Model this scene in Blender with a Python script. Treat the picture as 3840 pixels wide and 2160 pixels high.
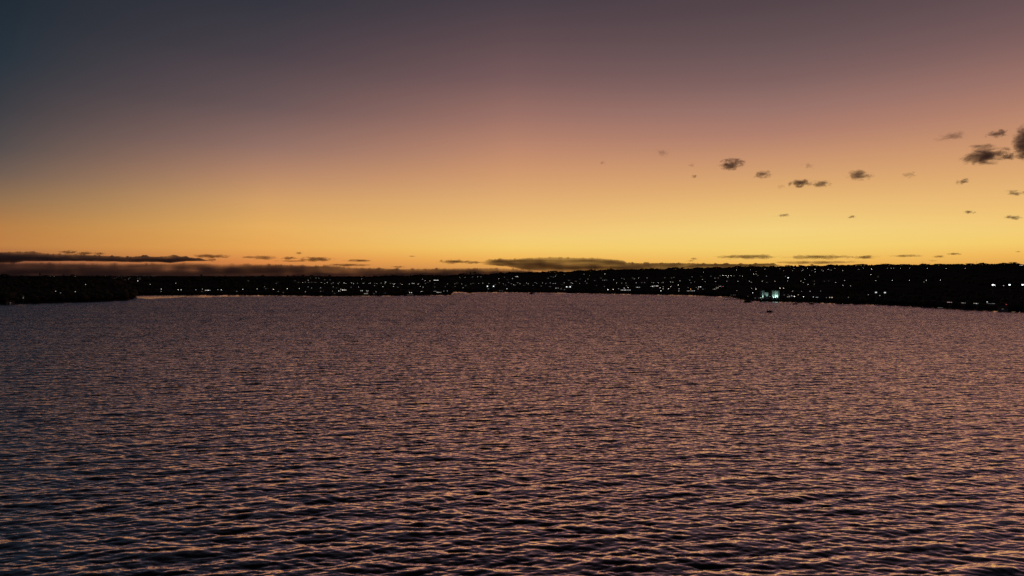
import bpy, bmesh, math, random
import numpy as np
from mathutils import Vector, Matrix, noise as mnoise

# ------------------------------------------------------------------ camera
scene = bpy.context.scene
for o in list(bpy.data.objects):
    bpy.data.objects.remove(o, do_unlink=True)
COL = scene.collection
R = math.radians
F = 2595.0                 # focal length in photograph pixels (3840 wide)
EYE = 45.0                 # drone height above the lake
HORIZON = 1030.0
PITCH = math.atan((1080.0 - HORIZON) / F)
cd = bpy.data.cameras.new("camera")
cam = bpy.data.objects.new("camera", cd)
COL.objects.link(cam)
cam.location = (0, 0, EYE)
cam.rotation_euler = (math.pi / 2 - PITCH, 0, 0)
cd.sensor_width = 36.0
cd.lens = F / 3840.0 * 36.0
cd.clip_start = 0.5
cd.clip_end = 200000.0
scene.camera = cam

def ray(px, py):
    """pixel of the photograph -> world direction with y = 1"""
    a = (px - 1920.0) / F
    b = (1080.0 - py) / F
    yy = math.cos(PITCH) + b * math.sin(PITCH)
    zz = b * math.cos(PITCH) - math.sin(PITCH)
    return a / yy, zz / yy

# ------------------------------------------------------------------ world: dusk sky after sunset
world = bpy.data.worlds.new("World")
scene.world = world
world.use_nodes = True
wn = world.node_tree
wn.nodes.clear()
SUN_AZ = math.atan((2900 - 1920) / F)      # where the sun went down

def lin(c):
    out = []
    for v in c:
        v /= 255.0
        out.append(v / 12.92 if v <= 0.04045 else ((v + 0.055) / 1.055) ** 2.4)
    return tuple(out)

def elev(px, py):
    rx, rz = ray(px, py)
    return math.degrees(math.atan2(rz, math.hypot(rx, 1.0)))

def sky_nodes():
    nd, lk = wn.nodes, wn.links
    tc = nd.new("ShaderNodeTexCoord")
    sep = nd.new("ShaderNodeSeparateXYZ")
    lk.new(tc.outputs["Generated"], sep.inputs[0])
    def math_node(op, a, b=None):
        m = nd.new("ShaderNodeMath"); m.operation = op
        for i, v in enumerate((a, b)):
            if v is None: continue
            if isinstance(v, (int, float)): m.inputs[i].default_value = v
            else: lk.new(v, m.inputs[i])
        return m.outputs[0]
    asin = math_node("ARCSINE", sep.outputs[2])
    el = math_node("DIVIDE", asin, math.pi / 2)              # 0 at the horizon, 1 overhead
    el = math_node("MAXIMUM", el, 0.0)
    el = math_node("POWER", el, 0.5)                          # more room near the horizon
    # angle between the view azimuth and the sunset azimuth
    comb = nd.new("ShaderNodeCombineXYZ")
    lk.new(sep.outputs[0], comb.inputs[0]); lk.new(sep.outputs[1], comb.inputs[1])
    nrm = nd.new("ShaderNodeVectorMath"); nrm.operation = "NORMALIZE"
    lk.new(comb.outputs[0], nrm.inputs[0])
    dot = nd.new("ShaderNodeVectorMath"); dot.operation = "DOT_PRODUCT"
    lk.new(nrm.outputs[0], dot.inputs[0])
    dot.inputs[1].default_value = (math.sin(SUN_AZ), math.cos(SUN_AZ), 0)
    c = math_node("MINIMUM", dot.outputs["Value"], 0.999999)
    c = math_node("MAXIMUM", c, -0.999999)
    delta = math_node("MULTIPLY", math_node("ARCCOSINE", c), 180 / math.pi)
    def ramp(px, pts, above):
        r = nd.new("ShaderNodeValToRGB")
        lk.new(el, r.inputs[0])
        st = [(elev(px, y), col) for y, col in pts] + above
        st = sorted(st)
        e = r.color_ramp.elements
        while len(e) > 1: e.remove(e[-1])
        for i, (deg, col) in enumerate(st):
            pos = math.sqrt(max(0.0, deg) / 90.0)
            if i == 0: el0 = e[0]; el0.position = pos
            else: el0 = e.new(pos)
            el0.color = (*lin(col), 1)
        return r.outputs[0]
    Z = (22, 23, 28)
    r0 = ramp(2900, [(0, (84, 69, 74)), (150, (102, 82, 85)), (300, (127, 98, 96)), (400, (152, 114, 106)),
                     (500, (176, 127, 109)), (600, (203, 149, 111)), (700, (223, 171, 112)), (780, (236, 192, 119)),
                     (860, (243, 209, 126)), (930, (243, 207, 112)), (985, (239, 184, 88)), (1029, (205, 130, 70))],
              [(27, (66, 57, 62)), (40, (44, 40, 45)), (60, (29, 28, 33)), (90, Z)])
    r1 = ramp(1920, [(0, (73, 63, 71)), (150, (96, 76, 80)), (300, (122, 92, 92)), (450, (160, 116, 104)),
                     (560, (189, 136, 109)), (650, (209, 153, 110)), (750, (226, 174, 114)), (850, (241, 194, 117)), (895, (243, 203, 118)),
                     (930, (244, 202, 107)), (970, (240, 180, 88)), (1029, (185, 108, 66))],
              [(27, (58, 53, 60)), (40, (41, 39, 45)), (60, (28, 28, 33)), (90, Z)])
    r2 = ramp(1000, [(0, (52, 53, 63)), (200, (75, 66, 73)), (400, (108, 87, 88)), (550, (148, 113, 102)),
                     (650, (182, 135, 105)), (750, (211, 159, 103)), (850, (230, 174, 96)), (930, (232, 167, 84)),
                     (980, (220, 138, 72)), (1029, (130, 80, 62))],
              [(26, (44, 46, 55)), (40, (34, 36, 43)), (60, (27, 28, 34)), (90, Z)])
    r3 = ramp(0, [(0, (31, 43, 53)), (200, (38, 50, 60)), (400, (60, 61, 67)), (550, (84, 77, 77)),
                  (650, (112, 93, 83)), (750, (148, 114, 81)), (850, (183, 127, 71)), (920, (190, 128, 69)),
                  (970, (150, 90, 62)), (1029, (90, 62, 58))],
              [(26, (28, 37, 46)), (40, (26, 31, 39)), (60, (24, 26, 32)), (90, Z)])
    r4 = ramp(0, [(1029, (46, 46, 56))], [(6, (50, 48, 60)), (12, (38, 43, 56)), (25, (28, 34, 44)), (60, (24, 27, 33)), (90, Z)])
    def blend(a, b, lo, hi):
        mr = nd.new("ShaderNodeMapRange"); mr.interpolation_type = "LINEAR"
        lk.new(delta, mr.inputs[0])
        mr.inputs[1].default_value = lo; mr.inputs[2].default_value = hi
        mx = nd.new("ShaderNodeMix"); mx.data_type = "RGBA"
        lk.new(mr.outputs[0], mx.inputs[0]); lk.new(a, mx.inputs[6]); lk.new(b, mx.inputs[7])
        return mx.outputs[2]
    s = blend(r0, r1, 0, 20.7)
    s = blend(s, r2, 20.7, 40.2)
    s = blend(s, r3, 40.2, 57.2)
    s = blend(s, r4, 57.2, 150)
    bg = nd.new("ShaderNodeBackground")
    out = nd.new("ShaderNodeOutputWorld")
    lk.new(s, bg.inputs[0]); bg.inputs[1].default_value = 1.0
    lk.new(bg.outputs[0], out.inputs[0])
sky_nodes()

scene.render.engine = "CYCLES"
scene.view_settings.view_transform = "Standard"
scene.view_settings.look = "None"
scene.view_settings.exposure = 0.0
scene.view_settings.gamma = 1.0
scene.cycles.sample_clamp_indirect = 2.0
scene.cycles.max_bounces = 4
scene.cycles.volume_bounces = 4
scene.cycles.caustics_reflective = False
scene.cycles.caustics_refractive = False

rng = random.Random(11)
nrg = np.random.default_rng(5)

# ------------------------------------------------------------------ helpers
def tag(o, label=None, cat=None, group=None, kind=None):
    if label: o["label"] = label
    if cat: o["category"] = cat
    if group: o["group"] = group
    if kind: o["kind"] = kind
    return o

def mat(name, col, rough=0.7, emit=None, strength=0.0, metal=0.0, vary=0.0, scale=1.0, sample=False, spec=0.5):
    m = bpy.data.materials.new(name); m.use_nodes = True
    nt = m.node_tree
    b = nt.nodes["Principled BSDF"]
    b.inputs["Base Color"].default_value = (*col, 1)
    b.inputs["Roughness"].default_value = rough
    b.inputs["Metallic"].default_value = metal
    b.inputs["Specular IOR Level"].default_value = spec
    if vary:
        n = nt.nodes.new("ShaderNodeTexNoise"); n.inputs["Scale"].default_value = scale
        n.inputs["Detail"].default_value = 5
        tc = nt.nodes.new("ShaderNodeTexCoord")
        nt.links.new(tc.outputs["Object"], n.inputs["Vector"])
        r = nt.nodes.new("ShaderNodeValToRGB")
        r.color_ramp.elements[0].position = 0.3; r.color_ramp.elements[1].position = 0.7
        r.color_ramp.elements[0].color = (*[v * (1 - vary) for v in col], 1)
        r.color_ramp.elements[1].color = (*[min(1, v * (1 + vary)) for v in col], 1)
        nt.links.new(n.outputs[0], r.inputs[0]); nt.links.new(r.outputs[0], b.inputs["Base Color"])
    if emit:
        b.inputs["Emission Color"].default_value = (*emit, 1)
        b.inputs["Emission Strength"].default_value = strength
        m.cycles.emission_sampling = "FRONT" if sample else "NONE"
    return m

def me_from(name, verts, faces, material=None, smooth=False):
    me = bpy.data.meshes.new(name)
    me.from_pydata([tuple(v) for v in verts], [], [tuple(f) for f in faces])
    me.update()
    if smooth:
        me.polygons.foreach_set("use_smooth", [True] * len(me.polygons))
    if material: me.materials.append(material)
    return me

class MB:
    """collects shapes into one mesh"""
    def __init__(s): s.v = []; s.f = []
    def add(s, v, f):
        o = len(s.v); s.v += [tuple(p) for p in v]; s.f += [tuple(i + o for i in q) for q in f]; return s
    def box(s, x0, x1, y0, y1, z0, z1):
        return s.add([(x0,y0,z0),(x1,y0,z0),(x1,y1,z0),(x0,y1,z0),(x0,y0,z1),(x1,y0,z1),(x1,y1,z1),(x0,y1,z1)],
                     [(0,3,2,1),(4,5,6,7),(0,1,5,4),(1,2,6,5),(2,3,7,6),(3,0,4,7)])
    def tube(s, a, b, r0, r1=None, n=8):
        r1 = r0 if r1 is None else r1
        a, b = Vector(a), Vector(b); d = (b - a).normalized()
        u = d.orthogonal().normalized(); w = d.cross(u)
        v = []
        for p, r in ((a, r0), (b, r1)):
            for i in range(n):
                t = 2 * math.pi * i / n
                v.append(p + u * (r * math.cos(t)) + w * (r * math.sin(t)))
        f = [(i, (i+1) % n, n + (i+1) % n, n + i) for i in range(n)]
        f += [tuple(range(n))[::-1], tuple(range(n, 2*n))]
        return s.add(v, f)
    def lathe(s, prof, c=(0,0,0), n=12):
        v = []
        for r, z in prof:
            for i in range(n):
                t = 2*math.pi*i/n
                v.append((c[0]+r*math.cos(t), c[1]+r*math.sin(t), c[2]+z))
        m = len(prof)
        f = [(j*n+i, j*n+(i+1)%n, (j+1)*n+(i+1)%n, (j+1)*n+i) for j in range(m-1) for i in range(n)]
        f += [tuple(range(n))[::-1], tuple(range((m-1)*n, m*n))]
        return s.add(v, f)
    def loft(s, rings, close=True):
        n = len(rings[0]); v = [p for r in rings for p in r]
        f = [(j*n+i, j*n+(i+1)%n, (j+1)*n+(i+1)%n, (j+1)*n+i) for j in range(len(rings)-1) for i in range(n)]
        if close: f += [tuple(range(n))[::-1], tuple(range((len(rings)-1)*n, len(rings)*n))]
        return s.add(v, f)
    def mesh(s, name, m, smooth=False): return me_from(name, s.v, s.f, m, smooth)

def link(name, me, parent=None, loc=(0,0,0), rz=0.0, scale=None):
    o = bpy.data.objects.new(name, me); COL.objects.link(o)
    o.location = loc; o.rotation_euler = (0, 0, rz)
    if scale is not None: o.scale = scale if hasattr(scale, "__len__") else (scale,)*3
    if parent: o.parent = parent
    return o

def thing(name, label, cat, loc, rz=0.0, group=None, scale=None):
    o = link(name, None, None, loc, rz, scale)
    return tag(o, label, cat, group)

# ------------------------------------------------------------------ the land: profiles read off the photograph
def tab(pts):
    a = np.array(sorted(pts), float); return a[:, 0], a[:, 1]
SHORE = tab([(-6000, 1230), (-3000, 1190), (-1200, 1162), (-400, 1150), (0, 1141), (150, 1137), (300, 1132.5), (430, 1128), (480, 1125), (497, 1122),
             (500, 1121), (503, 1112), (508, 1109), (640, 1107.5), (950, 1107), (1060, 1108), (1160, 1110), (1240, 1111), (1290, 1110.5), (1500, 1109),
             (1600, 1108), (1690, 1106), (1696, 1100), (1700, 1094.5), (1740, 1095), (1756, 1098.5), (1764, 1098.5), (1790, 1096), (1920, 1096), (2000, 1097),
             (2130, 1099), (2250, 1101.5), (2400, 1104), (2560, 1106.5), (2680, 1111), (2745, 1114), (2770, 1121), (2800, 1127), (2830, 1129), (2860, 1131), (2920, 1133),
             (3000, 1134), (3060, 1135.5), (3140, 1139), (3200, 1141), (3300, 1143.5), (3400, 1148), (3500, 1155), (3600, 1161.5), (3700, 1166),
             (3760, 1169), (3840, 1171), (4300, 1185), (5500, 1210), (9800, 1260)])
CREST = tab([(-6000, 1030), (-400, 1040), (0, 1040), (100, 1041), (200, 1040.5), (350, 1040), (430, 1043), (470, 1052), (560, 1053), (640, 1053), (690, 1052),
             (760, 1050), (860, 1050), (960, 1052), (1000, 1046), (1150, 1045), (1300, 1042), (1400, 1040), (1500, 1037), (1600, 1036), (1720, 1034),
             (1800, 1031), (1870, 1028), (1920, 1025.5), (2000, 1023.5), (2100, 1021), (2200, 1017.5), (2300, 1013.5), (2400, 1012), (2500, 1010.5),
             (2560, 1008.5), (2640, 1007.5), (2730, 1004.5), (2830, 1002.5), (2920, 1001.5), (3000, 999.5), (3080, 998), (3200, 996.5), (3300, 995),
             (3400, 994.5), (3500, 994.5), (3600, 993), (3700, 991.5), (3800, 990), (3840, 994), (4300, 985), (9800, 960)])
CREST_Y = tab([(-6000, 2100), (0, 2100), (450, 2100), (500, 2500), (1000, 2700), (1400, 3000), (1900, 3400), (3840, 3600), (9800, 3800)])
FAR_PY = tab([(-6000, 1032), (0, 1034), (450, 1034), (800, 1035.5), (1200, 1035), (1500, 1039), (1800, 1045), (9800, 1050)])
FAR_Y = 7600.0

def lut(t, u): return np.interp(u, t[0], t[1])
def ratio(py):
    b = (1080.0 - np.asarray(py, float)) / F
    return (b * math.cos(PITCH) - math.sin(PITCH)) / (math.cos(PITCH) + b * math.sin(PITCH))
def shore_y(u): return EYE / -ratio(lut(SHORE, u))

def hump(u, Y):
    x = (u - 1920.0) / F * Y
    return (np.sin(x * 0.011 + 1.3) * np.cos(Y * 0.009) + 0.6 * np.sin(x * 0.027 + Y * 0.021) + 0.4 * np.sin(x * 0.061 - Y * 0.043))

def ground(u, Y):
    u = np.asarray(u, float); Y = np.asarray(Y, float)
    ys = shore_y(u); y1 = lut(CREST_Y, u)
    z1 = EYE + ratio(lut(CREST, u)) * y1
    y2 = np.full_like(Y, FAR_Y); z2 = EYE + ratio(lut(FAR_PY, u)) * FAR_Y
    t = np.clip((Y - ys) / (y1 - ys), 0, 1)
    z = 1.6 * np.clip((Y - ys) / 14, 0, 1) + (z1 - 1.6) * t ** 1.06
    z = z + hump(u, Y) * 0.9 * np.clip((Y - ys) / 200, 0, 1) * (1 - t) * 1.2
    t2 = np.clip((Y - y1) / (y2 - y1), 0, 1)
    dip = -np.sin(t2 * math.pi) * 14
    z = np.where(Y > y1, z1 + (z2 - z1) * t2 + dip + hump(u, Y) * 0.8 * np.sin(np.clip(t2 * 4, 0, 1) * math.pi / 2), z)
    z = np.where(Y > y2, z2 - (Y - y2) * 0.004, z)
    z = np.where(Y < ys, -(ys - Y) * 0.12, z)
    return z

def hit(px, py, lift=0.0):
    """where the ray of a pixel meets the ground raised by `lift`"""
    rx, rz = ray(px, py)
    u = 1920 + rx * F
    Y = np.linspace(float(shore_y(u)) + 1.0, 7600, 2600)
    g = ground(np.full_like(Y, u), Y) + lift
    below = (EYE + rz * Y) <= g
    i = int(np.argmax(below)) if below.any() else int(np.argmin(np.abs(EYE + rz * Y - g)))
    return rx * Y[i], Y[i], float(g[i]) - lift

def on_water(px, py):
    rx, rz = ray(px, py); Y = -EYE / rz
    return rx * Y, Y

M = {}
M["land"] = mat("land_soil_and_scrub", (0.075, 0.055, 0.042), 0.95, spec=0.0, vary=0.5, scale=0.02)
M["leaf"] = mat("leaf", (0.075, 0.060, 0.040), 0.9, spec=0.1, vary=0.4, scale=0.4)
M["bark"] = mat("bark", (0.06, 0.045, 0.03), 0.9, vary=0.3, scale=3)
M["steel"] = mat("galvanised_steel", (0.22, 0.22, 0.22), 0.5, metal=0.7, vary=0.15, scale=4)
M["concrete"] = mat("concrete", (0.28, 0.26, 0.24), 0.85, vary=0.2, scale=0.8)
M["render"] = mat("house_render", (0.32, 0.29, 0.25), 0.85, vary=0.15, scale=0.6)
M["tile"] = mat("clay_roof", (0.16, 0.07, 0.045), 0.85, vary=0.3, scale=1.5)
M["timber"] = mat("weathered_timber", (0.10, 0.07, 0.045), 0.8, vary=0.35, scale=2)
M["hull_dark"] = mat("dark_hull_paint", (0.020, 0.016, 0.016), 0.7, spec=.1, vary=0.2, scale=1)
M["hull_white"] = mat("white_hull_paint", (0.10, 0.09, 0.09), 0.45, vary=0.15, scale=1)
M["canvas"] = mat("dark_canvas", (0.020, 0.016, 0.018), 0.9, spec=.1, vary=0.2, scale=2)
M["glass"] = mat("dark_glass", (0.02, 0.02, 0.025), 0.08)
M["blue_float"] = mat("blue_float", (0.03, 0.04, 0.28), 0.5, vary=0.2, scale=1)
M["stone"] = mat("pale_stone", (0.52, 0.55, 0.52), 0.8, vary=0.18, scale=0.5)
M["white_paint"] = mat("white_paint", (0.7, 0.66, 0.62), 0.6, vary=0.1, scale=1)

# ------------------------------------------------------------------ land sheet
def build_land():
    us = np.concatenate([np.linspace(-5800, -60, 130), np.linspace(-56, 3896, 989), np.linspace(3900, 9600, 130)])
    tt = np.concatenate([np.linspace(-0.05, 0, 4)[:-1], np.linspace(0, 0.05, 8)[:-1], np.linspace(0.05, 1, 60)])
    rows = []
    ys = shore_y(us); y1 = lut(CREST_Y, us)
    for t in tt: rows.append(ys + (y1 - ys) * t)
    for t in np.linspace(0, 1, 26)[1:]: rows.append(y1 + (FAR_Y - y1) * t)
    for Y in (9000, 12000, 20000, 40000): rows.append(np.full_like(us, Y))
    Y = np.array(rows); U = np.broadcast_to(us, Y.shape)
    Z = ground(U, Y)
    Z = np.where(Y > FAR_Y + 1, Z, Z)
    X = (U - 1920.0) / F * Y
    co = np.stack([X, Y, Z], -1).reshape(-1, 3)
    nr, nc = Y.shape
    i = np.arange(nr*nc).reshape(nr, nc)
    q = np.stack([i[:-1,:-1], i[:-1,1:], i[1:,1:], i[1:,:-1]], -1).reshape(-1, 4)
    me = bpy.data.meshes.new("land")
    me.vertices.add(len(co)); me.vertices.foreach_set("co", co.ravel())
    me.loops.add(q.size); me.loops.foreach_set("vertex_index", q.ravel().astype(np.int32))
    me.polygons.add(len(q)); me.polygons.foreach_set("loop_start", np.arange(0, q.size, 4, dtype=np.int32))
    me.update(); me.validate()
    me.polygons.foreach_set("use_smooth", [True]*len(me.polygons))
    me.materials.append(M["land"])
    o = link("hillside", me)
    tag(o, "dark wooded hillside around the far shore of the lake", None, None, "structure")
build_land()

# ------------------------------------------------------------------ water: a periodic wave field
TILE = 180.0
NT = 720
def wave_field():
    L, N = TILE, NT
    k1 = 2*np.pi*np.fft.fftfreq(N, L/N)
    kx, ky = np.meshgrid(k1, k1, indexing="ij")
    k = np.hypot(kx, ky); k[0,0] = 1e-6
    th = np.arctan2(ky, kx)
    def spec(lp, ang, s, amp):
        kp = 2*np.pi/lp
        c = np.cos(th - ang)
        D = np.where(c > 0, np.abs(c)**(2*s), 0.0)
        return amp * k**-3.8 * np.exp(-1.25*(kp/k)**2) * D * np.exp(-(k*0.095)**2)
    S = spec(6.2, R(-88), 6.0, 1.0) + spec(10.5, R(-72), 9.0, 0.8) + spec(3.4, R(-106), 4.0, 1.0)
    S[0,0] = 0
    g = nrg.normal(size=(N,N)) + 1j*nrg.normal(size=(N,N))
    H = g*np.sqrt(S/2)
    h = np.fft.ifft2(H).real; 
    sx = np.fft.ifft2(1j*kx*H).real; sy = np.fft.ifft2(1j*ky*H).real
    sc = 0.205/ math.sqrt((sx**2+sy**2).mean())
    dx = np.fft.ifft2(-1j*kx/k*H).real; dy = np.fft.ifft2(-1j*ky/k*H).real
    return h*sc, dx*sc*0.9, dy*sc*0.9

def build_water():
    h, dx, dy = wave_field()
    print("wave rms height", h.std())
    N, L = NT, TILE
    idx = np.arange(N+1) % N
    h, dx, dy = (a[np.ix_(idx, idx)] for a in (h, dx, dy))
    g = np.linspace(0, L, N+1) - L/2
    gx, gy = np.meshgrid(g, g, indexing="ij")
    co = np.stack([gx+dx, gy+dy, h], -1).reshape(-1, 3)
    i = np.arange((N+1)**2).reshape(N+1, N+1)
    q = np.stack([i[:-1,:-1], i[1:,:-1], i[1:,1:], i[:-1,1:]], -1).reshape(-1, 4)
    me = bpy.data.meshes.new("lake_water")
    me.vertices.add(len(co)); me.vertices.foreach_set("co", co.ravel())
    me.loops.add(q.size); me.loops.foreach_set("vertex_index", q.ravel().astype(np.int32))
    me.polygons.add(len(q)); me.polygons.foreach_set("loop_start", np.arange(0, q.size, 4, dtype=np.int32))
    me.update(); me.polygons.foreach_set("use_smooth", [True]*len(me.polygons))
    m = bpy.data.materials.new("lake_water"); m.use_nodes = True
    nt = m.node_tree; b = nt.nodes["Principled BSDF"]
    geo = nt.nodes.new("ShaderNodeNewGeometry")
    def vm(op, a, c=None):
        n = nt.nodes.new("ShaderNodeVectorMath"); n.operation = op
        for j, v in enumerate((a, c)):
            if v is None: continue
            if isinstance(v, tuple): n.inputs[j].default_value = v
            else: nt.links.new(v, n.inputs[j])
        return n
    acc = geo.outputs["Normal"]
    for sc, amp, st in ((1.5, 0.21, (.6, 2.2, 1)), (4.5, 0.19, (.7, 1.8, 1))):
        p = vm("MULTIPLY", geo.outputs["Position"], (sc*st[0], sc*st[1], 0.0))
        n = nt.nodes.new("ShaderNodeTexNoise"); n.inputs["Scale"].default_value = 1.0
        n.inputs["Detail"].default_value = 2.0
        nt.links.new(p.outputs[0], n.inputs["Vector"])
        d = vm("SUBTRACT", n.outputs["Color"], (0.5, 0.5, 0.5))
        d = vm("MULTIPLY", d.outputs[0], (amp*0.8, amp, 0))
        # gusts: ripples come and go over tens of metres
        gn = nt.nodes.new("ShaderNodeTexNoise"); gn.inputs["Scale"].default_value = 0.035
        gn.inputs["Detail"].default_value = 3
        gp = vm("MULTIPLY", geo.outputs["Position"], (0.14, 1.0, 0.0))
        nt.links.new(gp.outputs[0], gn.inputs["Vector"])
        mr = nt.nodes.new("ShaderNodeMapRange")
        mr.inputs[1].default_value = 0.3; mr.inputs[2].default_value = 0.7
        mr.inputs[3].default_value = 0.35; mr.inputs[4].default_value = 1.7
        nt.links.new(gn.outputs[0], mr.inputs[0])
        # the open middle of the lake, away from the near bank, is choppier
        sp = nt.nodes.new("ShaderNodeSeparateXYZ"); nt.links.new(geo.outputs["Position"], sp.inputs[0])
        m2 = nt.nodes.new("ShaderNodeMapRange"); m2.interpolation_type = "SMOOTHSTEP"
        m2.inputs[1].default_value = 120; m2.inputs[2].default_value = 800; m2.inputs[3].default_value = 1.0; m2.inputs[4].default_value = 2.6
        nt.links.new(sp.outputs[1], m2.inputs[0])
        mm = nt.nodes.new("ShaderNodeMath"); mm.operation = "MULTIPLY"
        nt.links.new(mr.outputs[0], mm.inputs[0]); nt.links.new(m2.outputs[0], mm.inputs[1])
        sc_n = nt.nodes.new("ShaderNodeVectorMath"); sc_n.operation = "SCALE"
        nt.links.new(d.outputs[0], sc_n.inputs[0]); nt.links.new(mm.outputs[0], sc_n.inputs["Scale"])
        acc = vm("ADD", acc, sc_n.outputs[0]).outputs[0]
    # steep fronts of the wind waves look towards the near bank, more so out on the open lake
    lean = nt.nodes.new("ShaderNodeVectorMath"); lean.operation = "SCALE"; lean.inputs[0].default_value = (0, -1, 0)
    m3 = nt.nodes.new("ShaderNodeMapRange"); m3.interpolation_type = "SMOOTHSTEP"
    m3.inputs[1].default_value = 80; m3.inputs[2].default_value = 850; m3.inputs[3].default_value = 0.0; m3.inputs[4].default_value = 0.085
    nt.links.new(sp.outputs[1], m3.inputs[0]); nt.links.new(m3.outputs[0], lean.inputs["Scale"])
    acc = vm("ADD", acc, lean.outputs[0]).outputs[0]
    acc = vm("NORMALIZE", acc).outputs[0]
    nt.nodes.remove(b)
    dif = nt.nodes.new("ShaderNodeBsdfDiffuse"); dif.inputs["Color"].default_value = (0.012, 0.008, 0.009, 1)
    glo = nt.nodes.new("ShaderNodeBsdfGlossy"); glo.inputs["Color"].default_value = (1.0, 0.83, 0.88, 1)
    glo.inputs["Roughness"].default_value = 0.06
    lw = nt.nodes.new("ShaderNodeLayerWeight"); lw.inputs["Blend"].default_value = 0.5
    nt.links.new(acc, lw.inputs["Normal"])
    fre = nt.nodes.new("ShaderNodeMapRange"); fre.interpolation_type = "SMOOTHSTEP"      # steep rise of reflectance towards grazing
    fre.inputs[1].default_value = 0.36; fre.inputs[2].default_value = 0.80; fre.inputs[3].default_value = 0.06; fre.inputs[4].default_value = 0.88
    nt.links.new(lw.outputs["Facing"], fre.inputs[0])
    mx = nt.nodes.new("ShaderNodeMixShader")
    nt.links.new(acc, glo.inputs["Normal"])
    nt.links.new(fre.outputs[0], mx.inputs[0]); nt.links.new(dif.outputs[0], mx.inputs[1]); nt.links.new(glo.outputs[0], mx.inputs[2])
    nt.links.new(mx.outputs[0], nt.nodes["Material Output"].inputs["Surface"])
    me.materials.append(m)
    o = link("lake", me, loc=(0, 0, 0))
    tag(o, "wide rippled lake reflecting the sunset sky", None, None, "structure")
    # the same periodic stretch of water repeated over the whole lake
    ng = bpy.data.node_groups.new("repeat_water", "GeometryNodeTree")
    ng.interface.new_socket("Geometry", in_out="INPUT", socket_type="NodeSocketGeometry")
    ng.interface.new_socket("Geometry", in_out="OUTPUT", socket_type="NodeSocketGeometry")
    gi = ng.nodes.new("NodeGroupInput"); go = ng.nodes.new("NodeGroupOutput")
    grid = ng.nodes.new("GeometryNodeMeshGrid")
    nx, ny = 25, 13
    grid.inputs["Size X"].default_value = TILE*(nx-1); grid.inputs["Size Y"].default_value = TILE*(ny-1)
    grid.inputs["Vertices X"].default_value = nx; grid.inputs["Vertices Y"].default_value = ny
    tr = ng.nodes.new("GeometryNodeTransform")
    tr.inputs["Translation"].default_value = (0, TILE*((ny-1)/2 - 1.6), 0)
    ins = ng.nodes.new("GeometryNodeInstanceOnPoints")
    ng.links.new(grid.outputs[0], tr.inputs["Geometry"])
    ng.links.new(tr.outputs[0], ins.inputs["Points"])
    ng.links.new(gi.outputs[0], ins.inputs["Instance"])
    ng.links.new(ins.outputs[0], go.inputs[0])
    md = o.modifiers.new("repeat_water", "NODES"); md.node_group = ng
build_water()

def calm_water():
    """sheltered, nearly smooth water in the lee of the shore"""
    us = np.arange(-1200, 5200, 6.0)
    wid = tab([(-1200, 9), (0, 9), (350, 5), (480, 3), (501, 2.5), (506, 13), (640, 13), (900, 6), (1200, 3), (1680, 2), (1705, 6), (1800, 3.5), (2200, 2.5), (2600, 4), (2850, 3), (3200, 4), (3700, 5), (5200, 8)])
    rows = 6; V = []; Fq = []
    for j in range(rows + 1):
        for i, u in enumerate(us):
            py = float(lut(SHORE, u)) - 1.5 + (float(lut(wid, u))*(1 + .5*mnoise.fractal((u*.008, 3, 0), .9, 2.0, 4)) + 1.5)*j/rows
            Y = EYE / -float(ratio(py))
            V.append(((u - 1920)/F*Y, Y, .34 - .5*(j/rows)**3))
    n = len(us)
    for j in range(rows):
        for i in range(n - 1): Fq.append((j*n+i, (j+1)*n+i, (j+1)*n+i+1, j*n+i+1))
    m = bpy.data.materials.new("calm_water"); m.use_nodes = True; nt = m.node_tree; nt.nodes.remove(nt.nodes["Principled BSDF"])
    glo = nt.nodes.new("ShaderNodeBsdfGlossy"); glo.inputs["Color"].default_value = (1.0, 0.85, 0.92, 1); glo.inputs["Roughness"].default_value = .16
    dif = nt.nodes.new("ShaderNodeBsdfDiffuse"); dif.inputs["Color"].default_value = (0.012, 0.008, 0.009, 1)
    geo = nt.nodes.new("ShaderNodeNewGeometry")
    no = nt.nodes.new("ShaderNodeTexNoise"); no.inputs["Scale"].default_value = .9; no.inputs["Detail"].default_value = 3
    nt.links.new(geo.outputs["Position"], no.inputs["Vector"])
    sb = nt.nodes.new("ShaderNodeVectorMath"); sb.operation = "SUBTRACT"; sb.inputs[1].default_value = (.5, .5, .5); nt.links.new(no.outputs["Color"], sb.inputs[0])
    ml = nt.nodes.new("ShaderNodeVectorMath"); ml.operation = "MULTIPLY"; ml.inputs[1].default_value = (.3, .55, 0); nt.links.new(sb.outputs[0], ml.inputs[0])
    ad = nt.nodes.new("ShaderNodeVectorMath"); nt.links.new(geo.outputs["Normal"], ad.inputs[0]); nt.links.new(ml.outputs[0], ad.inputs[1])
    nr = nt.nodes.new("ShaderNodeVectorMath"); nr.operation = "NORMALIZE"; nt.links.new(ad.outputs[0], nr.inputs[0])
    fre = nt.nodes.new("ShaderNodeFresnel"); fre.inputs["IOR"].default_value = 3.0
    mx = nt.nodes.new("ShaderNodeMixShader")
    nt.links.new(nr.outputs[0], glo.inputs["Normal"]); nt.links.new(nr.outputs[0], fre.inputs["Normal"])
    nt.links.new(fre.outputs[0], mx.inputs[0]); nt.links.new(dif.outputs[0], mx.inputs[1]); nt.links.new(glo.outputs[0], mx.inputs[2])
    nt.links.new(mx.outputs[0], nt.nodes["Material Output"].inputs["Surface"])
    o = link("calm_water", me_from("calm_water", V, Fq, m, True))
    tag(o, "pale smooth water along the far shore", None, None, "structure")
calm_water()

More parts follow.
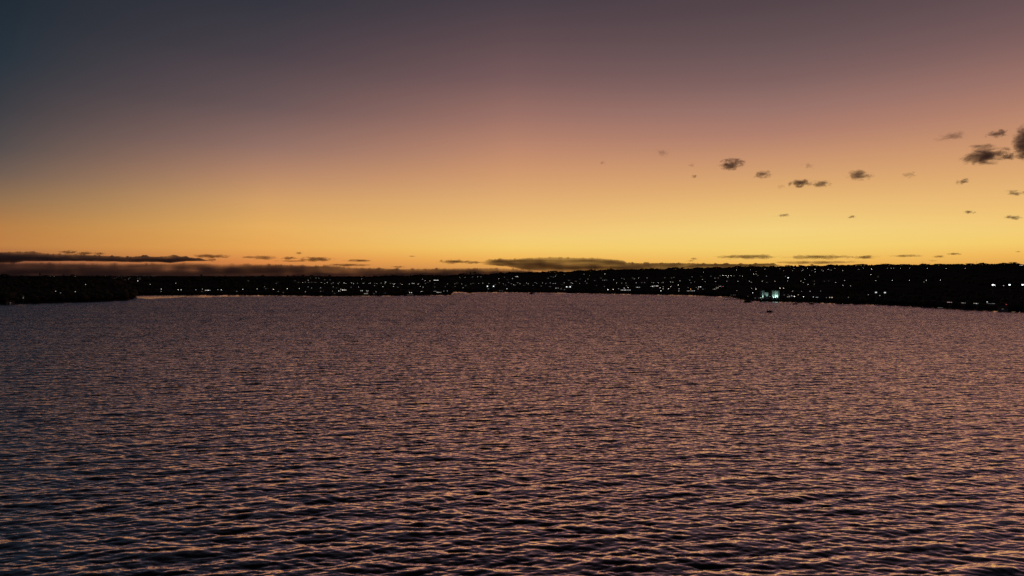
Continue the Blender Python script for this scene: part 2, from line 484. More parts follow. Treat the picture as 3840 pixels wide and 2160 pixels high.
# ------------------------------------------------------------------ the lights on the shore, read off six stretches of the photograph
K = 640.0 / 2576.0
RAW = {
0: "840 772 2|913 797 1.5|1137 779 2|1293 669 2|355 850 .8|152 953 1|352 946 1.5|2080 616 3|2268 668 2|2432 739 2.5|2432 834 1.5|305 522 .7|1312 553 1.2|1880 552 1.5|1938 588 1|760 545 .7|818 548 .7|1140 550 .8|1240 550 .7|1425 545 .7|1590 540 .7|1700 575 .6|1725 580 .6|1760 560 .6|1800 548 .7|1840 560 .7|1905 545 .7|1960 575 .8|2060 538 .8|2090 545 .7|2115 560 .7|2140 535 .7|2165 545 .7|2200 540 .7|2240 560 .6|2310 545 .8|2335 553 .8|2080 580 .8|2110 590 .8|1885 600 .6",
1: "76 650 2|110 750 3|158 750 2.5|381 750 2|475 740 2|475 777 1|713 748 2|766 750 3|991 775 1.2|1087 744 2.5|1307 738 2.5|1418 704 1.5|1440 735 1|1552 745 3|1605 640 1|1598 656 1|1622 793 1.5|1698 793 1.2|1760 731 3|1873 616 .8|1929 640 .8|1940 732 2.5|1992 638 2.5|2032 636 1|2078 608 2|2086 640 1.2|2076 706 1.5|2125 724 1.5|2134 638 .8|2184 640 1.2|2194 573 1.2|2238 573 1.2|2110 573 .8|2263 718 2|2275 640 2|2270 775 1|2325 600 1|2325 657 2|2365 640 2|2404 600 .8|2433 660 1.2|2454 643 1.5|2454 707 2|2445 771 1.5|2530 657 2|2543 640 1.2|2535 769 3|2558 768 2|2570 742 2.5|2475 806 1|2445 806 .8|2038 818 2|1172 617 1|2505 725 .7|240 545 .6|430 545 .6|685 548 .7|820 545 .6|1040 545 .6|1080 550 .6|1110 545 .6|1270 548 .6|1300 552 .6",
2: "42 648 2.5|68 658 2|152 648 2|180 658 2|145 713 1.2|258 708 2|243 650 1.5|306 587 1.8|325 655 1.5|342 650 1.5|418 657 1.5|438 650 2|502 687 1.5|536 657 1.5|508 655 1|602 650 1.5|626 704 2.5|656 657 1.5|668 635 2.5|740 655 1|775 658 1.2|799 665 3|785 698 2.5|850 714 1.2|897 657 1|918 668 2.5|1025 663 2|1156 668 2|1165 660 1.5|1195 700 2|1232 710 2|1262 615 2.5|1336 615 2.5|1225 590 1.5|1272 655 1.3|1305 640 .7|1405 658 .8|1408 709 1|1603 660 1.5|1568 704 .8|1716 660 1.5|1716 698 1.3|1745 650 1|1818 660 1.8|1836 719 1.8|1880 687 1|1787 563 1.5|1865 563 1.3|1982 558 1.3|2058 558 1.8|2105 555 1.3|1955 662 1.5|1990 653 1|2075 658 2|2135 650 1.8|2205 700 5|2298 700 5|2230 655 1.5|2219 765 1.8|2325 672 1|2378 581 2|2385 645 1.2|2443 660 1.5|2475 680 .8|2462 563 1|2527 643 1.2|2567 660 1.5|2388 766 1.2|2430 768 1|2501 754 3|2505 602 .7|394 812 2|524 806 2|492 810 1|1025 775 1|1207 785 2.5|1228 800 1.5|1400 800 2|1427 796 2|1400 816 1.5|1545 804 1.5|1598 806 2|660 800 .8",
3: "5 580 2|22 675 2.5|44 682 1|87 645 1.8|120 660 2|183 683 .8|218 645 2|246 662 2|316 685 1.3|348 645 2|376 655 1.8|443 693 1.3|460 645 2|510 658 1.5|578 645 1.5|575 703 1.2|622 655 2|655 655 2|545 577 1.2|590 553 .8|625 560 1|652 547 2.5|670 525 .8|664 726 2.5|697 725 2|746 728 1.3|746 745 1|790 645 1.8|793 523 1|757 675 .7|796 748 1.2|825 743 5|878 746 5|846 715 1.5|895 645 2|913 655 2|897 686 1|864 608 1|963 623 1.2|1022 655 1.5|1025 590 .8|1086 518 1.5|1107 620 1.8|1130 652 1.5|1148 590 1.3|1172 540 1.5|1237 600 1.2|1250 612 1.2|1271 686 .7|1340 575 1|1370 605 1.3|1397 607 1.5|1425 605 1|1402 513 2.2|1398 700 1.2|1450 749 4|1526 744 3.5|1538 598 2.2|1579 648 2.2|1611 735 2|1655 650 1.5|1658 580 1|1692 590 1.5|1695 725 2.5|1720 648 1.5|1754 719 3|1733 686 1|1820 575 1|1845 585 1.5|1874 645 2|1914 573 2|1875 713 1.5|1960 643 1|2003 643 1.2|2040 573 1.5|2110 640 1.3|2140 643 1.8|2204 645 2.5|2234 722 3|2249 770 3.5|2265 643 1.3|2282 640 1.3|2280 735 2.5|2283 705 2|2305 570 1.2|2364 733 3|2397 702 3|2390 633 2|2428 634 2|2405 572 1|2442 563 1.2|2536 616 2|2512 678 3|2522 736 2.5|2520 792 2.5",
4: "140 555 1.3|281 551 .8|314 486 1.8|106 606 1.3|125 643 1.3|182 632 1.3|297 594 1.8|338 629 1.5|423 545 1|486 575 1.5|535 572 1|498 627 1.8|568 540 1.2|605 538 2.5|622 538 2.5|656 538 3|692 538 3|683 563 2|730 538 2.5|776 540 1.3|813 451 1.8|865 535 1.3|905 547 2|666 622 1.8|834 622 2|1022 447 1.8|1007 621 2.2|1036 638 1.5|1074 513 2.8|1108 512 2|1107 477 1.3|1136 535 1.3|1243 441 1.8|1201 621 2|1271 640 1|1395 621 2|1466 434 1.2|1524 463 1.3|1555 550 1|1592 573 4.5|1583 617 1.8|1660 462 1.2|1683 430 1.2|1803 460 1.8|1819 445 1.8|1884 428 1.8|1844 590 1.8|1785 618 2|1820 641 2|1893 672 2.3|1916 530 1.8|1950 460 .8|1967 460 1.2|1997 443 2.2|2004 477 2|2100 453 1.2|2120 466 1.8|2196 443 2|2225 455 1|2245 455 1.2|2295 426 1.3|2416 459 1.8|1985 665 1.3|1985 620 .8|2140 622 .7|2203 617 .7|2308 639 2|2443 612 1.8|2421 684 2|2537 691 1.8|2085 769 1.3|1925 772 2|1792 775 1.3|1660 771 2|1470 726 4|1524 727 3|1106 739 3.5|1036 728 2|1055 796 3|1090 875 1.2|816 763 1.8|1746 826 2.2|1688 852 4|1646 838 2|1584 860 2|1604 860 2|1534 829 1.2|1592 828 .8|1822 856 4|1972 861 2.5|2017 864 2|2036 864 2|2170 891 1.3|2505 866 1.5|1314 876 1.5|1160 875 1|122 738 3 o|610 700 2.5 r|84 771 2.5|142 766 2|178 766 2|232 738 2|208 716 1.3|487 740 2.5|515 728 2|535 720 2.5|550 698 2|575 698 2|508 712 1.8|460 742 1.5|82 716 1.3|310 742 1.2",
5: "85 446 1.5|153 423 1.5|270 437 2.8|264 519 2.2|338 612 1.8|376 555 .8|587 608 2.3|850 607 2.3|1102 607 2.2|1070 634 1.5|1316 604 2.3|510 427 1|573 427 1.5|612 425 1.2|715 428 1.5|844 425 1.7|1119 425 1.8|1402 426 1.8|1687 426 1.8|342 795 4.5|477 798 4.5|398 836 2|226 825 1.5|2105 681 6|2132 680 4|2270 687 2|2358 680 7|2555 680 6|2016 933 3|1420 1022 2 p|1437 1022 2 p|1455 1030 2 p|1476 1030 2 p|1630 1022 1.5|1657 1038 2|1680 1038 1.5|1820 1021 2|1857 1046 2.5|1878 1046 1.3|2303 1045 2 r|2255 1045 1",
}
LIGHTS = []
for tnum, txt in RAW.items():
    for e in txt.split("|"):
        p = e.split()
        LIGHTS.append((tnum*640 + float(p[0])*K, 900 + float(p[1])*K, float(p[2]), p[3] if len(p) > 3 else "w"))

FLUX = tab([(0.6, .02), (0.7, .03), (.8, .045), (1, .08), (1.2, .11), (1.5, .17), (1.8, .24), (2, .32), (2.5, .55), (3, .95), (3.5, 1.3), (4, 1.8), (5, 3.2), (6, 5.0), (7, 7.0)])
TINT = {"w": [(1, .96, .9), (1, .9, .74), (1, .82, .6), (.95, 1, 1), (1, .97, .92)], "o": [(1, .45, .12)], "r": [(1, .12, .16)], "p": [(1, .62, .62)]}
_em = {}
def glow(flux, dist, area, tint):
    px = dist / 692.0
    s = 0.45 * flux * px * px / area
    q = round(math.log2(max(s, .05)) * 2) / 2
    key = (q, tint)
    if key not in _em:
        _em[key] = mat("lamp_glow", (.8, .8, .8), 0.4, emit=tint, strength=2 ** q)
    return _em[key]

_lens = {}
def lens_mesh(kind, m):
    key = (kind, m.name)
    if key in _lens: return _lens[key]
    b = MB()
    if kind == "bowl":
        b.lathe([(.2, -.72), (.48, -.6), (.64, -.36), (.66, -.1), (.6, 0)], (0, 0, 0), 12)
    elif kind == "flood":
        b.box(-1.25, 1.25, -.06, .0, -.85, .85)
    elif kind == "window":
        b.box(-.8, .8, -.05, .0, -.65, .65)
    me = b.mesh("glow_" + kind, m, kind == "bowl")
    _lens[key] = me
    return me

pole_me = MB().lathe([(.22, 0), (.22, .5), (.13, .55), (.07, 8.9)], n=8).tube((0, 0, 8.8), (0, -1.2, 9.1), .05, .045, 6).mesh("pole", M["steel"])
head_me = MB().lathe([(.62, 0), (.7, .08), (.5, .3), (.12, .42)], n=12).mesh("lamp_head", M["steel"])
mast_me = MB().lathe([(.4, 0), (.4, .8), (.25, .9), (.14, 15)], n=8).box(-1.5, 1.5, -.12, .12, 14.6, 14.9).mesh("mast", M["steel"])
fhead_me = MB().box(-1.4, 1.4, .01, .45, -1.0, 1.0).box(-.1, .1, .45, .7, -.4, .4).mesh("housing", M["steel"])

def zone(px, py):
    if px < 500: return "wooded left headland" if py > 1048 else "far left skyline"
    if px < 1350: return "far shore left of centre"
    if px < 1720: return "far shore behind the pontoon"
    if px < 2560: return "low shore in the middle"
    if px < 2850: return "hillside above the piers"
    if px < 3200: return "hillside round the floodlit hall"
    return "hillside at the right"

light_px = []
def street_lamp(px, py, size, tint):
    x, y, z = hit(px, py, 8.9)
    d = math.hypot(x, y); rz = -math.atan2(x, y) + rng.uniform(-.3, .3)
    zn = zone(px, py)
    kindw = {"w": "white", "o": "orange", "r": "red", "p": "pink"}[tint]
    br = "dim" if size < 1.7 else ("bright" if size > 2.7 else "small")
    lab = f"{br} {kindw} street lamp, {zn}"
    t = thing("street_lamp", lab, "street lamp", (x, y, z), rz, f"{br} {kindw} lamps, {zn}")
    link("pole", pole_me, t)
    link("lamp_head", head_me, t, (0, -1.25, 9.08))
    g = glow(float(lut(FLUX, size)), d, .85, rng.choice(TINT[tint]))
    link("bulb", lens_mesh("bowl", g), t, (0, -1.25, 9.07))
    light_px.append((px, py, y))

def flood_mast(px, py, size, label):
    x, y, z = hit(px, py, 14.6)
    d = math.hypot(x, y); rz = -math.atan2(x, y)
    t = thing("floodlight_mast", label, "floodlight", (x, y, z), rz)
    link("mast", mast_me, t)
    link("housing", fhead_me, t, (0, -.6, 15.0))
    g = glow(float(lut(FLUX, size)), d, 4.2, (.93, 1, 1))
    link("bulb", lens_mesh("flood", g), t, (0, -.6, 15.0))
    light_px.append((px, py, y))

# houses: one lit window each
hv = MB().box(-5, 5, -3.6, 3.6, -1.5, 3.2)
hv.add([(-5, -3.6, 3.2), (-5, 3.6, 3.2), (-5, 0, 5.2), (5, -3.6, 3.2), (5, 3.6, 3.2), (5, 0, 5.2)], [(0, 2, 1), (3, 4, 5)])
house_wall = hv.mesh("wall", M["render"])
def slab(b, p, q, th):
    n = (Vector(p[1]) - Vector(p[0])).cross(Vector(q) - Vector(p[0])).normalized() * th
    c = [Vector(p[0]), Vector(p[1]), Vector(q), Vector(p[0]) + Vector(q) - Vector(p[1])]
    b.loft([[tuple(v) for v in c], [tuple(v + n) for v in c]])
rv = MB(); slab(rv, [(-5.5, -4.2, 2.98), (5.5, -4.2, 2.98)], (5.5, 0, 5.27), .16); slab(rv, [(5.5, 4.2, 2.98), (-5.5, 4.2, 2.98)], (-5.5, 0, 5.27), .16)
house_roof = rv.mesh("roof", M["tile"])
door_me = MB().box(-.5, .5, -.06, 0, 0, 2.1).mesh("door", M["timber"])
dark_win = MB().box(-.8, .8, -.05, 0, -.65, .65).mesh("window", M["glass"])
frame_me = MB().box(-.92, .92, -.08, 0, .66, .78).box(-.92, .92, -.12, 0, -.78, -.66).box(-.92, -.81, -.08, 0, -.655, .655).box(.81, .92, -.08, 0, -.655, .655).mesh("frame", M["timber"])
chim_me = MB().box(-.35, .35, -.35, .35, 0, 1.6).mesh("chimney", M["render"])

def house(px, py, size):
    x, y, z = hit(px, py, 1.7)
    d = math.hypot(x, y); rz = -math.atan2(x, y) + rng.uniform(-.25, .25)
    zn = zone(px, py)
    t = thing("house", f"dark house with one lit window, {zn}", "house", (x, y, z), rz, f"lit houses, {zn}")
    link("wall", house_wall, t); r = link("roof", house_roof, t)
    link("chimney", chim_me, r, (2.6, 1.4, 4.0))
    g = glow(float(lut(FLUX, size)), d, 2.0, rng.choice(TINT["w"]))
    w = link("window", lens_mesh("window", g), t, (0, -3.62, 1.7)); link("frame", frame_me, w)
    w = link("window", dark_win, t, (3.2, -3.62, 1.7)); link("frame", frame_me, w)
    link("door", door_me, t, (-2.9, -3.61, 0))
    light_px.append((px, py, y))

FLOOD = {}
for px, py, size, tint in LIGHTS:
    if size >= 4.5:
        FLOOD[(px, py)] = size
    elif size <= 1.25 and tint == "w":
        house(px, py, size)
    else:
        street_lamp(px, py, size, tint)
fl_labels = {
    0: "bright floodlight mast, left one of the pair behind the middle shore",
    1: "bright floodlight mast, right one of the pair behind the middle shore",
    2: "brilliant floodlight mast near the middle shoreline, left of two side by side",
    3: "brilliant floodlight mast near the middle shoreline, right of two side by side",
    4: "single bright floodlight high on the hillside above the teal lit building",
    5: "bright floodlight in the dark right of the teal building, left of a pair",
    6: "bright floodlight in the dark right of the teal building, right of a pair",
    7: "glaring white floodlight near the right edge, leftmost of the row of three",
    8: "largest glaring floodlight, middle of the row of three at the right edge",
    9: "glaring floodlight cut by the right edge of the picture",
}
for i, ((px, py), size) in enumerate(FLOOD.items()):
    flood_mast(px, py, size, fl_labels.get(i, "bright white floodlight mast on the hillside"))

# long low buildings with a row of lit windows
def long_building(px, py, wpx, size, label, rows=1):
    x, y, z = hit(px, py, 2.0)
    d = math.hypot(x, y); rz = -math.atan2(x, y)
    W = max(7.0, wpx * y / F + 3.0); n = max(2, int((W - 1.5) / 2.4))
    t = thing("lit_building", label, "building", (x, y, z), rz)
    link("wall", MB().box(-W/2, W/2, 0, 8, -1.5, 3.6).mesh("wall", M["render"]), t)
    r = link("roof", MB().box(-W/2-.5, W/2+.5, -.8, 8.5, 3.602, 3.9).mesh("roof", M["concrete"]), t)
    link("parapet", MB().box(-W/2-.4, W/2+.4, -.7, -.5, 3.902, 4.3).mesh("parapet", M["concrete"]), r)
    for k in range(n):
        g = glow(float(lut(FLUX, size)) / n * rng.uniform(.3, 1.9) * 1.6, d, 2.0, rng.choice(TINT["w"]))
        w = link("window", lens_mesh("window", g), t, (-W/2 + (k+.5)*W/n, -.02, 2.0))
        link("frame", frame_me, w)
    for s in (-1, 1):
        light_px.append((px + s*wpx*.4, py, y))
    light_px.append((px, py, y))
LB = [(640+560*K, 900+760*K, 16, 3.5, "long low lit building alone on the dark far shore at the left"),
      (1280+45*K, 900+755*K, 12, 4.2, "glowing yellowish building left of the pontoon, cluster of windows"),
      (1280+306*K, 900+766*K, 6, 2.2, "low waterside building with bright windows, left of two near the shore"),
      (1280+394*K, 900+766*K, 6, 2.4, "low waterside building with bright windows, right of two near the shore"),
      (1280+372*K, 900+810*K, 12, 2.6, "broad boathouse with lit windows at the water edge left of the pontoon"),
      (1280+1083*K, 900+655*K, 7, 2.2, "short lit strip of windows uphill behind the pontoon"),
      (1280+1045*K, 900+795*K, 9, 3.2, "waterfront clubhouse with a bright white window strip"),
      (1280+1430*K, 900+607*K, 14, 3.4, "two storey lit block high behind the pontoon end"),
      (1280+1475*K, 900+790*K, 14, 3.0, "slanting row of lit windows just left of the pontoon end"),
      (1920+70*K, 900+553*K, 8, 3.2, "bright window strip high on the slope near the middle"),
      (1920+1715*K, 900+755*K, 34, 4.6, "long brightly lit hall at the waterline in the middle right"),
      (1920+1908*K, 900+714*K, 9, 2.6, "short lit row of windows right of the long bright hall"),
      (1920+2172*K, 900+694*K, 15, 3.8, "broad bright block of windows above the shore, right of middle"),
      (1920+2112*K, 900+700*K, 7, 3.0, "small bright block touching the broad lit block on its left"),
      (2560+258*K, 900+708*K, 8, 2.8, "lit building beside the orange lamp above the piers"),
      (2560+120*K, 900+768*K, 25, 2.4, "row of shore windows below the orange lamp"),
      (2560+1640*K, 900+850*K, 14, 2.2, "low lit terrace just right of the floodlit building"),
      (2560+2237*K, 900+867*K, 7, 3.0, "small lit kiosk by the shore right of the moored motorboats"),
      (3200+2535*K, 900+383*K, 8, 2.2, "lit house on the skyline at the right edge"),
      ]
for a in LB: long_building(*a)

# ------------------------------------------------------------------ slanted light strip on the hillside (a lit stair)
def lit_stair():
    x0, y0, z0 = hit(2560+1260*K, 900+542*K, 1.2); 
    a = Vector((0, 0, 0))
    rx, rz = ray(2560+1316*K, 900+588*K)
    b = Vector((rx*y0 - x0, -2.0, EYE + rz*y0 - z0 - 1.2))
    t = thing("lit_stair", "slanting white strip of light on the hillside above the floodlit building", "stair", (x0, y0, z0))
    st = MB(); n = 14
    for i in range(n):
        p = a.lerp(b, i/n); q = a.lerp(b, (i+1)/n)
        st.box(p.x, q.x, p.y-1.6, p.y+1.6, q.z-2.2, p.z)
    link("steps", st.mesh("steps", M["concrete"]), t)
    g = glow(1.1, y0, 9.0, (1, .97, .92))
    link("handrail_light", MB().tube(a + Vector((0, -1.7, 1.2)), b + Vector((0, -1.7, 1.2)), .22, n=6).mesh("handrail_light", g), t)
    for i in range(4):
        p = a.lerp(b, i/3.0); link("post", MB().tube(p + Vector((0, -1.7, -.3)), p + Vector((0, -1.7, 1.1)), .06).mesh("post", M["steel"]), t)
    for f in (0, .5, 1): light_px.append((2560+(1260+56*f)*K, 900+(542+46*f)*K, y0))
lit_stair()

# lit curved rim near the right shore
def lit_pool():
    x, y, z = hit(3200+2070*K, 900+962*K, .6)
    t = thing("lit_terrace", "curved rim of light round a terrace near the right edge", "terrace", (x, y, z))
    s = y / F
    link("base", MB().lathe([(11.2*s*.95, -2), (11.2*s*.95, .5)], n=28).mesh("base", M["concrete"]), t, scale=(1, 1.6, 1))
    b = MB(); n = 20; pts = [(11*s*math.cos(v), 18*s*math.sin(v), .75) for v in np.linspace(math.pi*.9, math.pi*2.1, n)]
    for p, q in zip(pts, pts[1:]): b.tube(p, q, .12, n=6)
    link("light_strip", b.mesh("light_strip", glow(1.0, y, 5.0, (.95, 1, 1))), t)
    light_px.append((3200+2070*K, 900+955*K, y)); light_px.append((3200+2105*K, 900+955*K, y)); light_px.append((3200+2035*K, 900+955*K, y))
lit_pool()

# ------------------------------------------------------------------ floodlit building
def floodlit_building():
    x, y, z = hit(2885, 1121, 0.0)
    s = y / F; rz = -math.atan2(x, y)
    t = thing("floodlit_building", "pale stone hall washed with teal floodlight by the water", "building", (x, y, z), rz)
    def X(px): return (px - 2885) * s
    H = 30 * s
    link("wall", MB().box(X(2851), X(2867.5), 0, 9, -1, H*.98).mesh("wall", M["stone"]), t)
    link("wall", MB().box(X(2867.6), X(2882), 1.6, 9, -1, H*.8).mesh("wall", M["stone"]), t)
    link("wall", MB().box(X(2882.1), X(2892), 3.4, 9, -1, H*.72).mesh("wall", M["concrete"]), t)
    link("wall", MB().box(X(2892.1), X(2920), 0, 9, -1, H*.98).mesh("wall", M["stone"]), t)
    for p in (2895, 2900, 2905, 2910, 2915, 2919, 2852, 2857.5, 2863):
        link("pilaster", MB().box(X(p)-.35, X(p)+.35, -.7, -.003, -1, H*.9).mesh("pilaster", M["stone"]), t)
    link("cornice", MB().box(X(2850), X(2868), -.9, 9.2, H*.982, H*1.05).mesh("cornice", M["concrete"]), t)
    link("cornice", MB().box(X(2891), X(2921), -.9, 9.2, H*.982, H*1.05).mesh("cornice", M["concrete"]), t)
    d = link("door", MB().box(X(2884.5), X(2889.5), 3.2, 3.38, 0, 3.4).mesh("door", M["timber"]), t)
    for i in (-1, 1):
        link("handle", MB().tube((X(2887)+i*.15, 3.1, 1.0), (X(2887)+i*.15, 3.1, 1.5), .04).mesh("handle", M["steel"]), d)
    plinth = link("plinth", MB().box(X(2848), X(2923), -8.5, -.71, -2, .25).mesh("plinth", M["concrete"]), t)
    labs = ["uplight under the left wing of the teal hall", "second uplight under the left wing of the teal hall",
            "uplight in the recess of the teal hall", "left uplight under the right wing of the teal hall",
            "middle uplight under the right wing of the teal hall", "right uplight under the right wing of the teal hall"]
    mw = Matrix.Translation((x, y, z)) @ Matrix.Rotation(rz, 4, "Z")
    spec = [(2855, -1.5, 9500, 0), (2861, -1.5, 5500, 0), (2880, -.4, 4500, -2), (2900, -1.5, 4000, -1), (2906.5, -1.5, 9500, 0), (2912, -1.5, 7500, 1)]
    for (p, yy, W, lean), lab in zip(spec, labs):
        pos = mw @ Vector((X(p), yy, .25))
        f = thing("uplight", lab, "floodlight", pos, rz)
        link("housing", MB().box(-.45, .45, -.3, .3, .12, .5).box(-.08, .08, -.2, .2, 0, .12).mesh("housing", M["steel"]), f)
        ld = bpy.data.lights.new("uplight_beam", "SPOT"); ld.energy = W*.9; ld.color = (.62, 1, .88)
        ld.spot_size = R(62); ld.spot_blend = 1.0; ld.shadow_soft_size = .25
        lo = bpy.data.objects.new("beam", ld); COL.objects.link(lo); lo.parent = f
        lo.location = (0, 0, .56)
        dirv = Vector((lean*.8, -yy*.62, 5.0)).normalized()
        lo.rotation_euler = dirv.to_track_quat("-Z", "Y").to_euler()
    for px in range(2850, 2924, 4):
        for py in (1095, 1105, 1115): light_px.append((px, py, y))
floodlit_building()

# ------------------------------------------------------------------ trees
def tree_meshes(seed, conifer=False):
    r = random.Random(seed)
    tr = MB()
    tr.tube((0, 0, -.4), (.1, 0, 3.6), .34, .24, 8)
    tips = []
    for i in range(7):
        a = i*2.4 + r.uniform(-.3, .3); h = 3.2 + i*.55
        p = (.1, 0, min(h, 5.4) - .6); q = (math.cos(a)*r.uniform(1.4, 2.6), math.sin(a)*r.uniform(1.4, 2.6), h + r.uniform(.8, 1.6))
        tr.tube(p, q, .14, .05, 6); tips.append(Vector(q))
    tr.tube((.1, 0, 3.4), (0, .1, 7.5), .24, .06, 6); tips.append(Vector((0, 0, 7.8)))
    cr = MB()
    for i in range(620):
        tip = r.choice(tips)
        if conifer:
            h = r.uniform(0, 1); rad = (1 - h)**.8*2.0 + .15; a = r.uniform(0, 6.283)
            p = Vector((math.cos(a)*rad*r.uniform(.4, 1), math.sin(a)*rad*r.uniform(.4, 1), 2 + h*8))
        else:
            v = Vector((r.gauss(0, 1), r.gauss(0, 1), r.gauss(0, .75))).normalized()*r.uniform(.3, 1)**.5*r.uniform(1.2, 1.75)
            p = tip + v
        n = Vector((r.gauss(0, 1), r.gauss(0, 1), r.gauss(.4, 1))).normalized(); u = n.orthogonal().normalized(); w = n.cross(u)
        s = r.uniform(.2, .42)
        cr.add([p - u*s, p + w*s*.7, p + u*s, p - w*s*.7], [(0, 1, 2, 3)])
    return tr.mesh("trunk", M["bark"]), cr.mesh("crown", M["leaf"])
TV = [tree_meshes(s) for s in (1, 2, 3)] + [tree_meshes(9, True)]

def sky_tree(px, top, wpx, label, v=None, Y=None):
    u = px
    y = float(lut(CREST_Y, u)) - 6 if Y is None else Y
    x = (u - 1920)/F*y
    z = float(ground(np.array(u), np.array(y)))
    rx, rz = ray(px, top)
    h = max(4.0, EYE + rz*y - z); w = wpx*y/F
    vi = rng.randrange(3) if v is None else v
    base_h = 10.0 if vi == 3 else 9.2; base_w = 4.2 if vi == 3 else 6.0
    t = thing("tree", label, "tree", (x, y, z - .3), rng.uniform(0, 6.28), None, (w/base_w, w/base_w, h/base_h))
    link("trunk", TV[vi][0], t); link("crown", TV[vi][1], t)
ST = [(150, 1021, 6, "tall thin tree standing above the wooded left headland", 3),
      (240, 1029, 8, "small pointed tree, second clump along the left headland skyline", 3),
      (272, 1028, 14, "bushy tree right beside the small pointed tree on the left headland", None),
      (372, 1033, 34, "left of the two broad trees at the end of the headland skyline", None),
      (400, 1034, 30, "right of the two broad trees at the end of the headland skyline", None),
      (718, 1036, 30, "round dark tree alone on the far left shore skyline", None),
      (800, 1040, 26, "left end tree of the broad clump on the left far shore", None),
      (822, 1036, 36, "tallest tree of the broad clump on the left far shore", None),
      (846, 1039, 24, "right end tree of the broad clump on the left far shore", None),
      (985, 1041, 34, "low broad tree where the far shore trees begin again", None),
      (1403, 1028, 6, "slim tree breaking the low skyline behind the yellow lit building", 3),
      (1735, 1024, 6, "leftmost small tree of the four on the middle ridge", None),
      (1748, 1023, 6, "second small tree of the four on the middle ridge", None),
      (1765, 1017, 6, "pointed tree, third of the four on the middle ridge", 3),
      (1781, 1018, 9, "round tree, last of the four on the middle ridge", None),
      (1877, 1018, 9, "left tree of a pair where the ridge begins to rise", None),
      (1910, 1018, 8, "right tree of a pair where the ridge begins to rise", None),
      (2290, 1006, 24, "wide dark tree on the ridge below the big cloud", None),
      (2330, 1010, 12, "small tree right of the wide ridge tree", None),
      (2445, 1004, 12, "ridge tree just left of the thin radio mast", None),
      (2560, 1001, 12, "low tree on the ridge right of the thin radio mast", None),
      (2812, 990, 8, "small upright tree on the ridge above the piers", None),
      (2953, 993, 18, "rounded tree on the ridge left of the skyline aerial", None),
      (3000, 993, 16, "rounded tree under the skyline aerial", None),
      (3044, 990, 12, "taller round tree right of the skyline aerial", None),
      (3115, 991, 20, "flat topped ridge tree above the right hand lamps", None),
      (3318, 988, 30, "broad ridge tree between two gaps at the right", None),
      (3458, 987, 9, "small tree left of the short stump mast", None),
      (3540, 989, 12, "small tree right of the short stump mast", None),
      (3635, 987, 28, "wide flat tree left of the tall right hand aerial", None),
      (3680, 988, 16, "low tree right of the tall right hand aerial", None),
      (3798, 982, 24, "highest broad tree near the right end of the skyline", None)]
for px, top, w, lab, v in ST: sky_tree(px, top, w, lab, v)

# aerials on the ridge
def radio_mast(px, top, label, wide=.5):
    y = float(lut(CREST_Y, px)) - 10; x = (px - 1920)/F*y; z = float(ground(np.array(float(px)), np.array(y)))
    rx, rz = ray(px, top); h = max(8, EYE + rz*y - z)
    t = thing("radio_mast", label, "mast", (x, y, z - .2))
    b = MB()
    n = int(h/3)
    legs = [(wide*math.cos(a), wide*math.sin(a)) for a in (0.5, 2.6, 4.7)]
    for lx, ly in legs: b.tube((lx, ly, 0), (lx*.5, ly*.5, h*.9), .16, .12, 5)
    for i in range(n):
        f0, f1 = i/n*.9, (i+1)/n*.9
        for j in range(3):
            p, q = legs[j], legs[(j+1) % 3]
            b.tube((p[0]*(1-f0*.55), p[1]*(1-f0*.55), f0*h), (q[0]*(1-f1*.55), q[1]*(1-f1*.55), f1*h), .07, n=4)
    link("lattice", b.mesh("lattice", M["steel"]), t)
    link("aerial", MB().tube((0, 0, h*.88), (0, 0, h), .16, .08, 6).mesh("aerial", M["steel"]), t)
    link("dish", MB().lathe([(.1, 0), (.8, .25), (.9, .35)], n=10).mesh("dish", M["white_paint"]), t, (.5, -.4, h*.7))
for a in [(2478, 986, "tall thin lattice mast rising from the middle ridge", .8), (2778, 992, "short mast on the ridge left of the small upright tree", .9),
          (2995, 984, "faint aerial above the rounded ridge trees", .6), (3131, 984, "slim aerial on the ridge between tree tops", .5),
          (3460, 978, "thin aerial behind the small ridge tree at the right", .5), (3486, 984, "short stump mast in a gap of the right hand ridge", 1.1),
          (3661, 977, "tall faint aerial on the right hand ridge", .6), (439, 1019, "tall tower at the end of the left headland skyline", 1.5)]:
    radio_mast(*a)

# far tower blocks on the skyline left of centre
def tower_block(px, top, wpx, label):
    y = 7500.0; x = (px-1920)/F*y; z = float(ground(np.array(float(px)), np.array(y)))
    rx, rz = ray(px, top); h = max(12, EYE + rz*y - z); w = wpx*y/F
    t = thing("tower_block", label, "building", (x, y, z - 2), -math.atan2(x, y))
    link("wall", MB().box(-w/2, w/2, -7, 7, 0, h).mesh("wall", M["concrete"]), t)
    link("roof", MB().box(-w/2-.4, w/2+.4, -7.4, 7.4, h+.002, h+.9).box(-3, 3, -2, 2, h+.9, h+4).mesh("roof", M["concrete"]), t)
    nfl = max(2, int(h/6))
    for i in range(nfl):
        link("window_band", MB().box(-w/2+1, w/2-1, -7.1, -7.003, 2+i*6, 4.2+i*6).mesh("window_band", M["glass"]), t)
for a in [(755, 1029, 7, "dark tower block on the far skyline left of the round trees"), (1078, 1033, 5, "low tower block on the far skyline"),
          (1102, 1032, 5, "narrow tower block right of the low one on the far skyline"), (1137, 1029, 8, "tallest dark tower block on the far skyline"),
          (1168, 1031, 13, "broad tower block right of the tallest on the far skyline"), (1237, 1030, 9, "square tower block at the right end of the far skyline"),
          (985, 1033, 12, "broad pale block far off on the skyline"), (845, 1033, 5, "thin tower block far off behind the tree clump")]:
    tower_block(*a)

